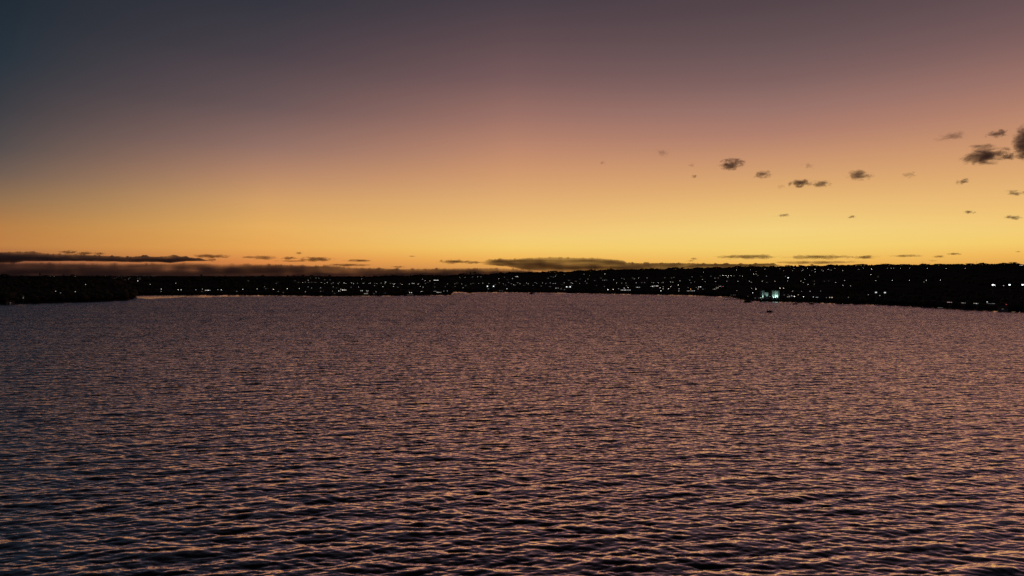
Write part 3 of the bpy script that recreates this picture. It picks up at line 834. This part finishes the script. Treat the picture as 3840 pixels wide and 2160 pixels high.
# ------------------------------------------------------------------ woodland mass over the slopes
def woodland():
    ico = bmesh.new(); bmesh.ops.create_icosphere(ico, subdivisions=2, radius=1.0)
    iv = np.array([v.co[:] for v in ico.verts]); fi = np.array([[v.index for v in f.verts] for f in ico.faces]); ico.free()
    lp = np.array([(a, b, c) for a, b, c in light_px])
    pts = []; wide = []
    def add(u, Y, h):
        z = float(ground(np.array(u), np.array(Y)))
        pts.append((u, Y, z, h))
    for u in np.arange(-500, 4400, 3.0):                        # skyline row
        hh = 5.0 + 9.0*mnoise.fractal((u*.02, 0, 0), .9, 2.0, 4)
        add(u + rng.uniform(-2, 2), float(lut(CREST_Y, u)) - rng.uniform(0, 60), max(2.2, hh + rng.uniform(-.7, .7)))
        wide.append(len(pts) - 1)
    for u in np.arange(-900, 4700, 6.0):                        # water-side row
        if rng.random() < .8:
            add(u + rng.uniform(-3, 3), float(shore_y(u)) + rng.uniform(10, 45), rng.uniform(3.0, 8.0))
    for u in np.arange(-300, 505, 2.2):                          # headland trees along the left water
        add(u, float(shore_y(min(u, 499))) + rng.uniform(6, 180), rng.uniform(6, 13))
    n = 0
    while n < 7000:
        u = rng.uniform(-900, 4700); t = rng.random()**1.2
        ys = float(shore_y(u)); Y = ys + 20 + (float(lut(CREST_Y, u)) - ys - 20)*t
        if mnoise.noise((u*.006, Y*.004, 3)) < -.12: n += 1; continue
        add(u, Y, rng.uniform(3.5, 8.0)); n += 1
    V, Fc = [], []; off = 0
    wide = set(wide)
    for ip, (u, Y, z, h) in enumerate(pts):
        px = u; w = rng.uniform(4.5, 7.5) if ip in wide else h*rng.uniform(.5, .75)
        top = HORIZON - (z + h - EYE)/Y*F; wp = w/Y*F + 1.5; bot = HORIZON - (z - EYE)/Y*F
        m = (lp[:, 2] > Y - 8) & (np.abs(lp[:, 0] - px) < wp + 1.5) & (lp[:, 1] > top - 2.5) & (lp[:, 1] < bot + 60)
        if m.any(): continue
        jit = 1 + nrg.normal(0, .17, (len(iv), 1))
        co = iv * jit * np.array([w, w, h*.45]) + np.array([(u-1920)/F*Y, Y, z + h*.55])
        V.append(co); Fc.append(fi + off); off += len(iv)
        # trunk: a small three sided prism
        c = np.array([(u-1920)/F*Y, Y, z]); r0 = .25
        tv = np.array([[r0*math.cos(a), r0*math.sin(a), q] for q in (-.5, h*.4) for a in (0, 2.1, 4.2)]) + c
        tf = np.array([[0, 1, 4], [0, 4, 3], [1, 2, 5], [1, 5, 4], [2, 0, 3], [2, 3, 5]])
        V.append(tv); Fc.append(tf + off); off += 6
    co = np.concatenate(V); q = np.concatenate(Fc)
    me = bpy.data.meshes.new("woodland")
    me.vertices.add(len(co)); me.vertices.foreach_set("co", co.ravel())
    me.loops.add(q.size); me.loops.foreach_set("vertex_index", q.ravel().astype(np.int32))
    me.polygons.add(len(q)); me.polygons.foreach_set("loop_start", np.arange(0, q.size, 3, dtype=np.int32))
    me.update(); me.materials.append(M["leaf"])
    o = link("woodland", me)
    tag(o, "dark mass of trees covering the slopes round the lake", "woodland", None, "stuff")
    print("woodland trees", len(V)//2)
woodland()

# ------------------------------------------------------------------ boats and piers
def hull_mesh(L, W, H, m, sheer=.25, name="hull", blunt=False):
    b = MB(); rings = []
    n = 10
    for i in range(n+1):
        t = i/n; x = -L/2 + L*t
        wf = (1 - max(0, (t-.55)/.45)**2.2*(.75 if blunt else .97))*W/2
        if t < .1: wf *= .9 + t
        top = H*(1 + sheer*max(0, t-.4)**1.5*2)
        rings.append([(x, -wf, top), (x, -wf*.82, H*.25), (x, -wf*.2, -.35), (x, wf*.2, -.35), (x, wf*.82, H*.25), (x, wf, top)])
    b.loft(rings)
    return b.mesh(name, m)

def motor_boat(px, py, L, label, rz=0.0, canopy=True, H=.75, white=False):
    x, y = on_water(px, py)
    t = thing("motor_boat", label, "boat", (x, y, .38), rz)
    hm = M["hull_white"] if white else M["hull_dark"]
    link("hull", hull_mesh(L, L*.34, H, hm), t)
    link("windscreen", MB().add([(L*.08, -L*.11, H), (L*.08, L*.11, H), (0, L*.1, H+.55), (0, -L*.1, H+.55), (L*.1, -L*.11, H), (L*.1, L*.11, H), (.03*L, L*.1, H+.57), (.03*L, -L*.1, H+.57)],
         [(0, 1, 2, 3), (7, 6, 5, 4), (0, 4, 5, 1), (1, 5, 6, 2), (2, 6, 7, 3), (3, 7, 4, 0)]).mesh("windscreen", M["glass"]), t)
    link("seat", MB().box(-L*.25, -L*.12, -L*.1, L*.1, H*.6, H+.25).box(-L*.27, -L*.25, -L*.1, L*.1, H*.6, H+.6).mesh("seat", M["canvas"]), t)
    link("outboard_motor", MB().box(-L*.58, -L*.5, -.22, .22, H*.5, H+.45).box(-L*.55, -L*.52, -.08, .08, -.4, H*.5).mesh("outboard_motor", M["hull_dark"]), t)
    if canopy:
        link("console", MB().loft([[(-L*.1, -L*.09, H-.05), (L*.07, -L*.09, H-.05), (L*.07, L*.09, H-.05), (-L*.1, L*.09, H-.05)],
                                   [(-L*.08, -L*.08, H+1.2), (L*.03, -L*.08, H+1.2), (L*.03, L*.08, H+1.2), (-L*.08, L*.08, H+1.2)]]).mesh("console", M["hull_dark"]), t)
        c = link("canopy", MB().loft([[(-L*.34, yy*L*.15, H+1.35), (-L*.2, yy*L*.16, H+1.5), (L*.06, yy*L*.16, H+1.45), (L*.06, yy*L*.16, H+1.38), (-L*.2, yy*L*.16, H+1.42), (-L*.34, yy*L*.15, H+1.28)] for yy in (-1, -.5, 0, .5, 1)]).mesh("canopy", M["canvas"]), t)
        for sx in (-.3, .03):
            for sy in (-1, 1):
                link("post", MB().tube((L*sx, sy*L*.14, H-.05), (L*sx, sy*L*.14, H+1.36), .035, n=6).mesh("post", M["steel"]), t)
    return t

motor_boat(2886, 1171.5, 6.2, "small dark motorboat with canopy alone on open water at the right", R(170), H=1.35)
motor_boat(2982, 1141, 7.6, "long low dark motorboat moored off the right shore, left of two", R(5), canopy=False, H=.9)
motor_boat(3043, 1141.5, 7.4, "rounded dark motorboat moored off the right shore, right of two", R(178), canopy=True, H=1.1)
motor_boat(2649, 1118.5, 4.4, "tiny dark boat on the water left of the piers", R(12), canopy=False)
motor_boat(2681, 1112.5, 4.2, "tiny boat close to the shore left of the piers", R(185), canopy=False)
motor_boat(2020, 1099, 4.6, "tiny low boat right of the work boat off the middle shore", R(0), canopy=False)
motor_boat(2857, 1131.5, 6.5, "pale flat boat moored below the floodlit building", R(3), canopy=False, white=True)
motor_boat(3180, 1140, 6.5, "dark boat against the bank below the shore lamp post", R(4), canopy=True, H=1.0)

def houseboat():
    x, y = on_water(2803, 1134)
    t = thing("houseboat", "broad dark two deck houseboat moored at the end of the piers", "boat", (x, y, .1), R(-4))
    link("hull", hull_mesh(13.2, 4.6, 1.3, M["hull_dark"], .1, blunt=True), t)
    cab = link("cabin", MB().loft([[(-5.2, -1.9, 1.2), (4.2, -1.9, 1.2), (4.2, 1.9, 1.2), (-5.2, 1.9, 1.2)], [(-5.0, -1.8, 3.0), (3.5, -1.8, 3.0), (3.5, 1.8, 3.0), (-5.0, 1.8, 3.0)]]).mesh("cabin", M["hull_white"]), t)
    for i in range(5):
        link("window", MB().box(-4.4+i*1.7, -3.3+i*1.7, -1.95, -1.88, 1.8, 2.6).mesh("window", M["glass"]), cab)
    link("upper_deck", MB().box(-5.4, 4.0, -2.1, 2.1, 3.003, 3.2).mesh("upper_deck", M["timber"]), t)
    for sx in (-4.6, -1.6, 1.4):
        for sy in (-1.7, 1.7):
            link("post", MB().tube((sx, sy, 3.19), (sx, sy, 4.7), .06, n=6).mesh("post", M["steel"]), t)
    link("canopy", MB().loft([[(-5, yy, 4.7), (1.8, yy, 4.7), (1.6, yy*.9, 4.95), (-4.8, yy*.9, 4.95)] for yy in (-2, 2)]).mesh("canopy", M["canvas"]), t)
houseboat()

def work_boat():
    x, y = on_water(1994, 1103)
    t = thing("work_boat", "dark work boat with stubby cabin off the middle shore", "boat", (x, y, .1), R(6))
    link("hull", hull_mesh(12.0, 4.0, 1.5, M["hull_dark"], .35), t)
    c = link("cabin", MB().loft([[(-1.5, -1.4, 1.4), (2.2, -1.4, 1.4), (2.2, 1.4, 1.4), (-1.5, 1.4, 1.4)], [(-1.2, -1.2, 4.6), (1.6, -1.2, 4.6), (1.6, 1.2, 4.6), (-1.2, 1.2, 4.6)]]).mesh("cabin", M["hull_dark"]), t)
    for i in range(2): link("window", MB().box(-.8+i*1.2, .1+i*1.2, -1.4, -1.26, 3.3, 4.1).mesh("window", M["glass"]), c)
    link("mast", MB().tube((0, 0, 4.5), (.2, 0, 8.0), .14, .06).tube((0, 0, 7.0), (-3.8, 0, 3.4), .08, .06).mesh("mast", M["steel"]), t)
    link("cargo", MB().box(-4.8, -2.0, -1.3, 1.3, 1.4, 2.9).mesh("cargo", M["canvas"]), t)
work_boat()

def tour_boat():
    x, y = on_water(1541, 1109.5)
    t = thing("tour_boat", "boat with a pinkish row of lit windows below the waterfront clubhouse", "boat", (x, y - 2, .1), R(0))
    link("hull", hull_mesh(17, 4.6, 1.0, M["hull_dark"], .15), t)
    c = link("cabin", MB().box(-7.6, 5.4, -1.9, 1.9, .95, 3.0).mesh("cabin", M["hull_white"]), t)
    for i in range(6):
        link("window", MB().box(-7.1+i*2.05, -5.6+i*2.05, -1.97, -1.903, 1.4, 2.5).mesh("window", glow(.05*rng.uniform(.6, 1.5), y, 1.6, (1, .72, .66))), c)
    link("roof", MB().box(-7.9, 5.8, -2.1, 2.1, 3.003, 3.2).mesh("roof", M["hull_white"]), t)
tour_boat()

def pier(p0, p1, width, label, deck=M["timber"], z=.7, name="pier", rails=False):
    x0, y0 = on_water(*p0); x1, y1 = on_water(*p1)
    L = math.hypot(x1-x0, y1-y0); rz = math.atan2(y1-y0, x1-x0)
    t = thing(name, label, "pier", (x0, y0, 0), rz)
    n = int(L/3.0)
    for i in range(n):
        link("plank", MB().box(i*L/n+.02, (i+1)*L/n-.02, -width/2, width/2, z, z+.16).mesh("plank", deck), t)
    for yy in (-width*.4, width*.4):
        link("beam", MB().box(0, L, yy-.1, yy+.1, z-.25, z-.003).mesh("beam", M["timber"]), t)
    for i in range(0, n+1, 2):
        for yy in (-width*.45, width*.45):
            link("pile", MB().tube((min(L-.2, max(.2, i*L/n)), yy, -2), (min(L-.2, max(.2, i*L/n)), yy, z+.5), .14, n=8).mesh("pile", M["timber"]), t)
    return t, L, rz, (x0, y0)
pier((2713, 1116.2), (2834, 1117.5), 3.0, "long thin dark pier, farther of the two left of the houseboat")
pier((2712, 1123.3), (2795, 1124.6), 3.6, "brownish nearer pier running to the houseboat")
pier((3512, 1156.5), (3556, 1158), 3.0, "lit landing stage along the right shore")
pt, pL, prz, pp = pier((1682, 1107), (1711, 1106.4), 4.0, "blue floating pontoon end jutting into the lake", deck=M["blue_float"], z=.4, name="pontoon")
for f, lab in ((.55, "left white post on the blue pontoon"), (.75, "middle white post on the blue pontoon"), (.93, "tall white post at the tip of the blue pontoon")):
    h = 4.5 if f < .9 else 8.5
    t = thing("mooring_post", lab, "post", (pp[0]+math.cos(prz)*pL*f, pp[1]+math.sin(prz)*pL*f, .56))
    link("post", MB().lathe([(.3, 0), (.3, h), (.12, h+.4)], n=10).mesh("post", M["white_paint"]), t)
    link("collar", MB().lathe([(.42, 0), (.42, .2)], n=10).mesh("collar", M["steel"]), t)

# landing stage light tube
def stage_light():
    x0, y0 = on_water(3514, 1156.5); x1, y1 = on_water(3548, 1157.5)
    t = thing("light_strip", "pale strip light along the edge of the right landing stage", "light", (x0, y0-1.4, .87))
    d = Vector((x1-x0, y1-y0, 0))
    link("tube", MB().tube((0, 0, .35), d*.55 + Vector((0, 0, .35)), .12, .1, 6).mesh("tube", glow(.6, y0, 1.8, (1, .95, .8))), t)
    for i in range(3):
        p = d*(.05+i*.22); link("bracket", MB().tube(p, p + Vector((0, 0, .3)), .06, n=6).mesh("bracket", M["steel"]), t)
stage_light()

# lakeside bar on the pier with reddish strings of bulbs
def pier_bar():
    x, y = on_water(2797, 1121); z = .9
    t = thing("lakeside_bar", "open lakeside bar with strings of reddish lights beside the houseboat", "bar", (x, y+4, z-.3), 0)
    s = y/F
    W = 26*s
    link("deck", MB().box(-W/2-3, W/2+1, -2.5, 6, -.6, .1).mesh("deck", M["timber"]), t)
    r = link("roof", MB().loft([[(-W/2, -2.2, 4.6), (W/2, -2.2, 4.6), (W/2, 5, 4.6), (-W/2, 5, 4.6)], [(-W*.3, 1, 6.4), (W*.3, 1, 6.4), (W*.3, 2, 6.4), (-W*.3, 2, 6.4)]]).mesh("roof", M["tile"]), t)
    for k in range(4):
        for yy in (-1.9, 4.7):
            link("post", MB().tube((-W/2+.4+k*(W-.8)/3, yy, .1), (-W/2+.4+k*(W-.8)/3, yy, 4.6), .12, n=6).mesh("post", M["timber"]), t)
    link("counter", MB().box(-W*.35, W*.35, 2.5, 3.3, .1, 1.3).mesh("counter", M["timber"]), t)
    bm = MB().lathe([(.05, -.3), (.28, -.15), (.28, .12), (.08, .3)], n=8)
    for k in range(9):
        xx = -W/2 + (k+.5)*W/9
        link("bulb", bm.mesh("bulb", glow(.10*rng.uniform(.4, 1.6), y, .28, rng.choice([(1, .5, .4), (1, .75, .62), (1, .3, .25)]))), t, (xx, -2.3, 4.0 + .25*math.cos(k*1.6)))
    for k in range(8):
        xx = -W*.42 + (k+.5)*W*.84/8
        link("bulb", bm.mesh("bulb", glow(.15*rng.uniform(.5, 1.5), y, .28, (1, .9, .82))), t, (xx, -2.45, .55))
pier_bar()
for i, (a, b) in enumerate([(730, 832), (765, 832), (790, 830), (811, 830)]):
    x, y = on_water(2560+a*K, 1117); 
    lab = ["first", "second", "third", "last"][i] + " of four small pink lanterns along the far pier"
    t = thing("lantern", lab, "lantern", (x, y, .86))
    link("post", MB().tube((0, 0, 0), (0, 0, 4.2), .08, n=6).mesh("post", M["steel"]), t)
    link("bulb", MB().lathe([(.1, -.4), (.32, -.2), (.32, .2), (.1, .4)], n=8).mesh("bulb", glow(.09, y, .45, (1, .75, .72))), t, (0, 0, 4.6))

# ------------------------------------------------------------------ clouds (real volumes, kilometres away)
_cm = {}
def cloud_mat(density, thr, scale, albedo, soft, zs=1.6):
    key = (round(math.log2(density)*2), thr, round(math.log2(scale)*2), albedo, soft, zs)
    if key in _cm: return _cm[key]
    m = bpy.data.materials.new("cloud"); m.use_nodes = True
    nt = m.node_tree; nt.nodes.clear()
    out = nt.nodes.new("ShaderNodeOutputMaterial")
    pv = nt.nodes.new("ShaderNodeVolumePrincipled")
    pv.inputs["Color"].default_value = (*albedo, 1); pv.inputs["Anisotropy"].default_value = 0.2
    nt.links.new(pv.outputs[0], out.inputs["Volume"])
    tc = nt.nodes.new("ShaderNodeTexCoord"); geo = nt.nodes.new("ShaderNodeNewGeometry")
    ln = nt.nodes.new("ShaderNodeVectorMath"); ln.operation = "LENGTH"; nt.links.new(tc.outputs["Object"], ln.inputs[0])
    no = nt.nodes.new("ShaderNodeTexNoise"); no.inputs["Scale"].default_value = scale; no.inputs["Detail"].default_value = 8; no.inputs["Roughness"].default_value = .66; no.inputs["Distortion"].default_value = .5
    mp = nt.nodes.new("ShaderNodeVectorMath"); mp.operation = "MULTIPLY"; mp.inputs[1].default_value = (1, 1, zs)
    nt.links.new(geo.outputs["Position"], mp.inputs[0]); nt.links.new(mp.outputs[0], no.inputs["Vector"])
    def mth(op, a, b):
        n = nt.nodes.new("ShaderNodeMath"); n.operation = op
        for i, v in enumerate((a, b)):
            if isinstance(v, (int, float)): n.inputs[i].default_value = v
            else: nt.links.new(v, n.inputs[i])
        return n.outputs[0]
    fall = mth("SUBTRACT", 1.0, ln.outputs["Value"])           # 1 in the middle, 0 at the rim
    v = mth("ADD", mth("MULTIPLY", mth("SUBTRACT", fall, .25), 0.8), mth("MULTIPLY", mth("SUBTRACT", no.outputs[0], 0.5 + thr), 2.4))
    mr = nt.nodes.new("ShaderNodeMapRange"); mr.interpolation_type = "SMOOTHSTEP"
    nt.links.new(v, mr.inputs[0]); mr.inputs[1].default_value = 0.0; mr.inputs[2].default_value = soft
    mr.inputs[3].default_value = 0.0; mr.inputs[4].default_value = density
    nt.links.new(mr.outputs[0], pv.inputs["Density"])
    _cm[key] = m
    return m

_ico = None
def cloud(px, py, w, h, label, alt=None, dist=None, tau=5.0, thr=0.05, albedo=(.5, .42, .42), tilt=0.0, soft=.4, detail=4.2, zs=1.8):
    rx, rz = ray(px, py)
    if dist is None:
        el = rz; dist = min(26000.0, max(6000.0, (alt or 1100.0) / max(rz, .02)))
    y = dist; x = rx*y; z = EYE + rz*y
    sx = w/2*y/F; sz = h/2*y/F; sy = max(sz*1.6, sx*.6)
    global _ico
    bm = bmesh.new(); bmesh.ops.create_icosphere(bm, subdivisions=4, radius=1.0)
    for v in bm.verts:
        n = mnoise.fractal(v.co*1.7 + Vector((px, py, 0)), .8, 2.1, 4)
        v.co *= .93 + .07*max(-1, min(1, n))
        if v.co.z < -.75: v.co.z = -.75 - (v.co.z + .75)*-.3
    me = bpy.data.meshes.new("cloud"); bm.to_mesh(me); bm.free()
    me.materials.append(cloud_mat(tau/(2*sy), thr, detail/(2*sx), albedo, soft, zs))
    o = link("cloud", me, None, (x, y, z), -math.atan2(x, y)*1.0, (sx, sy, sz))
    o.rotation_euler.y = tilt
    tag(o, label, "cloud")
    return o

HI = (.92, .74, .72)
UP = [  # small cumulus scraps above the right-hand shore
 (3692, 582, 160, 66, "biggest dark ragged cloud near the right edge", 7, .02), (3672, 582, 130, 46, None, 4, .05),
 (3744, 502, 86, 28, "small dark puff above the biggest ragged cloud", 5, .06), (3846, 540, 76, 116, "tall dark cloud cut by the right edge of the sky", 8, .0),
 (3783, 588, 70, 26, "thin link of cloud between the biggest cloud and the right edge", 5, .06),
 (3565, 512, 110, 40, "faint slanting wisp left of the right edge clouds", 1.8, .05),
 (2742, 616, 92, 42, "dark oval puff, left end of the middle line of clouds", 6, .02),
 (2862, 655, 76, 30, "small hooked puff right of the dark oval one", 4, .06), (2998, 688, 78, 30, "dark flat puff at the lowest point of the line of clouds", 6, .02),
 (3078, 691, 78, 30, "brownish puff touching the right side of the dark flat one", 4, .05), (3222, 657, 92, 36, "humped cloud with a long left tail", 4, .04),
 (3412, 657, 62, 26, "pale small puff right of the humped cloud", 2.2, .08), (3612, 680, 56, 24, "small brown puff below the biggest ragged cloud", 3.5, .06),
 (3815, 723, 100, 24, "flat streak of cloud at the right edge", 4, .05), (2484, 574, 66, 36, "faint wisp at the left above the dark oval puff", 1.6, .1),
 (2592, 618, 40, 22, "tiny faint wisp left of the dark oval puff", 1.2, .1), (2605, 662, 30, 16, "tiny brown fleck below the faint wisps", 2.5, .07),
 (3035, 622, 60, 24, "faint curl above the dark flat puff", 1.2, .1), (2930, 700, 40, 20, "faint fleck below the hooked puff", 1.3, .09),
 (2935, 807, 62, 14, "low thin bow of cloud in the yellow sky", 3, .06), (3195, 813, 32, 12, "tiny dark fleck low in the yellow sky", 3.5, .05),
 (3636, 795, 48, 13, "small flat streak low at the right", 3, .06), (3795, 815, 80, 18, "low wavy streak near the right edge", 3.5, .06),
 (2258, 611, 32, 16, "tiniest faint fleck, leftmost in the sky", 1.2, .08)]
for a in UP:
    if a[4] is None: continue
    cloud(a[0], a[1], a[2]*1.3, a[3]*1.4, a[4], alt=1150, tau=a[5]*.85, thr=a[6]-.015, albedo=HI, tilt=R(rng.uniform(-6, 6)))

LOW = [  # long bars just above the horizon bank
 (258, 946, 70, 13, "small dark bar on top of the left cloud bank, left one", 5), (318, 950, 60, 13, "small dark bar on top of the left cloud bank, right one", 5),
 (372, 951, 46, 11, "short bar sitting at the slope of the left cloud bank", 4), (790, 961, 150, 15, "long tapered bar right of the left cloud bank", 5),
 (796, 974, 40, 12, "small puff under the long tapered bar", 4), (930, 964, 60, 9, "thin bar, first of a group left of centre", 3),
 (985, 966, 110, 16, "middle bar of the group left of centre", 5), (1085, 968, 70, 10, "thin twin bar of the group left of centre", 4),
 (1120, 949, 30, 9, "short dark dash above the bars left of centre", 4), (1190, 972, 150, 17, "large flat bar at the right of the group left of centre", 6),
 (1110, 979, 170, 7, "hairline streak below the large flat bar", 3), (1345, 977, 120, 9, "single thin dark bar before the middle gap", 5),
 (1310, 994, 190, 11, "tapering bar low over the horizon before the middle gap", 5), (1495, 1001, 55, 7, "short dash just above the horizon bank", 4),
 (1700, 981, 130, 17, "flat bar just left of the great central cloud", 6), (1775, 984, 80, 10, "thin joint between the flat bar and the great central cloud", 5),
 (1545, 961, 30, 5, "tiny dash over the middle gap", 2.5), (2602, 970, 34, 8, "tiny dash right of the great central cloud", 3),
 (2590, 978, 34, 5, "hairline dash under the tiny dash right of the great cloud", 2.5), (2800, 964, 260, 17, "long dark bar, left one of the pair above the right ridge", 6),
 (3080, 964, 280, 16, "long dark bar, right one of the pair above the right ridge", 5), (3060, 984, 330, 12, "low long bar close over the right ridge", 4),
 (3245, 964, 120, 12, "short dark end bar following the pair at the right", 5), (3400, 960, 120, 10, "thin bar above the right ridge lamps", 4),
 (3520, 962, 50, 9, "small dash right of the thin bar above the ridge", 3.5), (3578, 952, 56, 8, "pale dash higher over the right ridge", 3),
 (3818, 944, 20, 5, "tiny dash at the far right over the ridge", 2.5), (3500, 978, 40, 4, "hairline dash close over the right ridge", 2.0)]
for px, py, w, h, lab, tau in LOW:
    cloud(px, py, w*1.15, h*1.45, lab, dist=26000.0, tau=tau*.6, thr=.02, albedo=(1.0, .55, .36), soft=.3, detail=6.0, zs=3.5)

def bank(name, top, bot, label, tau, albedo, dist=29000.0, depth=2600.0, step=5, jag=3.4, gap=.6):
    """a long cloud bank: outline in elevation, lens shaped in depth"""
    tu, tv = tab(top); bu, bv = tab(bot)
    us = np.arange(tu[0], tu[-1] + 1, step)
    verts, faces = [], []; NV = 8
    for u in us:
        tp = float(np.interp(u, tu, tv)) - jag*max(0, mnoise.fractal((u*.034, dist*.001, 0), .7, 2.0, 5))*2.4
        bp = float(np.interp(u, bu, bv)) + jag*.5*mnoise.fractal((u*.013, 7, 0), .8, 2.0, 4)
        if tp > bp - .8: tp = bp - .8
        e = min(1.0, (u - tu[0])/60.0, (tu[-1] - u)/60.0); e = max(.03, e)
        prof = []
        for k in range(NV+1):
            a = math.pi*k/NV
            prof.append((k, a))
        ring = []
        for side in (1, -1):
            rngk = range(NV+1) if side == 1 else range(NV-1, 0, -1)
            for k in rngk:
                f = k/NV
                py = bp + (tp - bp)*f
                th = depth/2*e*math.sqrt(max(0.0, 1 - (2*f-1)**2))*(.8 + .4*mnoise.noise((u*.02, f*3, 1)))
                rx, rz = ray(u, py)
                n = math.hypot(rx, 1.0)
                D = dist + side*-th
                Y = D/n
                ring.append((rx*Y, Y, EYE + rz*dist/n))
        verts.append(ring)
    b = MB(); b.loft(verts)
    c = Vector((0, dist, 0))
    me = me_from(name, [Vector(v) - c for v in b.v], b.f)
    bm = bmesh.new(); bm.from_mesh(me); bmesh.ops.recalc_face_normals(bm, faces=bm.faces[:]); bm.to_mesh(me); bm.free()
    m = bpy.data.materials.new("cloud_bank"); m.use_nodes = True; nt = m.node_tree; nt.nodes.clear()
    out = nt.nodes.new("ShaderNodeOutputMaterial"); pv = nt.nodes.new("ShaderNodeVolumePrincipled")
    pv.inputs["Color"].default_value = (*albedo, 1); 
    geo = nt.nodes.new("ShaderNodeNewGeometry"); vmn = nt.nodes.new("ShaderNodeVectorMath"); vmn.operation = "MULTIPLY"
    vmn.inputs[1].default_value = (1/3200, 1/3200, 1/210)
    no = nt.nodes.new("ShaderNodeTexNoise"); no.inputs["Scale"].default_value = 1.0; no.inputs["Detail"].default_value = 6; no.inputs["Distortion"].default_value = .4
    mr = nt.nodes.new("ShaderNodeMapRange"); mr.inputs[1].default_value = .36; mr.inputs[2].default_value = .62
    mr.inputs[3].default_value = tau/depth*gap; mr.inputs[4].default_value = tau/depth*1.5
    nt.links.new(geo.outputs["Position"], vmn.inputs[0]); nt.links.new(vmn.outputs[0], no.inputs["Vector"])
    nt.links.new(no.outputs[0], mr.inputs[0]); nt.links.new(mr.outputs[0], pv.inputs["Density"])
    nt.links.new(pv.outputs[0], out.inputs["Volume"])
    me.materials.append(m)
    o = link("cloud_bank", me, None, c)
    tag(o, label, "cloud")
bank("low_bank", [(-1500, 986), (-200, 984), (0, 985), (95, 983), (300, 986), (470, 988), (640, 987), (700, 985), (770, 987), (830, 991), (900, 989), (960, 990), (1020, 991), (1090, 992), (1180, 996), (1270, 994), (1300, 1002), (1500, 1008), (1700, 1006), (1850, 1005), (1950, 1009), (2060, 1022), (2200, 1030)],
     [(-1500, 1060), (2200, 1060)], "long low dark cloud bank lying on the horizon from the left edge", 3.2, (.72, .52, .48), dist=33000.0, depth=4000)
bank("left_bank", [(-1500, 950), (-200, 948), (0, 945), (30, 944.5), (90, 944), (120, 941.5), (145, 946), (190, 952), (260, 953), (340, 956), (400, 959), (440, 960), (480, 964), (540, 959), (570, 962), (610, 963), (650, 955), (680, 962), (720, 966), (760, 972), (790, 976)],
     [(-1500, 1000), (-60, 992), (60, 986), (95, 981), (200, 980.5), (300, 979.5), (460, 983), (560, 984), (640, 986), (700, 980), (790, 979)], "thick dark cloud bank above the left headland", 4.5, (.70, .55, .54))
bank("centre_bank", [(1806, 980), (1830, 974), (1880, 970), (1920, 971), (1960, 968), (2040, 965), (2070, 963.5), (2110, 965), (2200, 967), (2260, 969), (2300, 972), (2340, 976), (2350, 984), (2400, 986), (2480, 985.5), (2560, 986), (2640, 988), (2700, 989), (2800, 990), (2880, 987), (2920, 993), (2950, 998)],
     [(1806, 994), (1900, 999), (1960, 1014), (2100, 1022), (2400, 1016), (2700, 1010), (2950, 1001)], "great brown central cloud resting on the ridge", 2.6, (1.0, .60, .44))

# ------------------------------------------------------------------ labels: count alike lights from the left
ONES = ["", "first", "second", "third", "fourth", "fifth", "sixth", "seventh", "eighth", "ninth", "tenth", "eleventh", "twelfth", "thirteenth", "fourteenth",
        "fifteenth", "sixteenth", "seventeenth", "eighteenth", "nineteenth"]
CARD = ["", "one", "two", "three", "four", "five", "six", "seven", "eight", "nine"]
def ordinal(n):
    if n < 20: return ONES[n]
    t, o = divmod(n, 10)
    tens = {2: ("twentieth", "twenty"), 3: ("thirtieth", "thirty"), 4: ("fortieth", "forty"), 5: ("fiftieth", "fifty")}[t]
    return tens[0] if o == 0 else tens[1] + "-" + ONES[o]
bygroup = {}
for o in bpy.data.objects:
    if o.parent is None and o.get("group") and o.name.split(".")[0] in ("street_lamp", "house"):
        bygroup.setdefault(o["group"], []).append(o)
for g, objs in bygroup.items():
    if len(objs) < 2: continue
    objs.sort(key=lambda o: o.location.x / o.location.y)
    for i, o in enumerate(objs):
        o["label"] = (ordinal(i + 1) if i < len(objs) - 1 or len(objs) < 3 else "last") + " from left: " + o["label"]
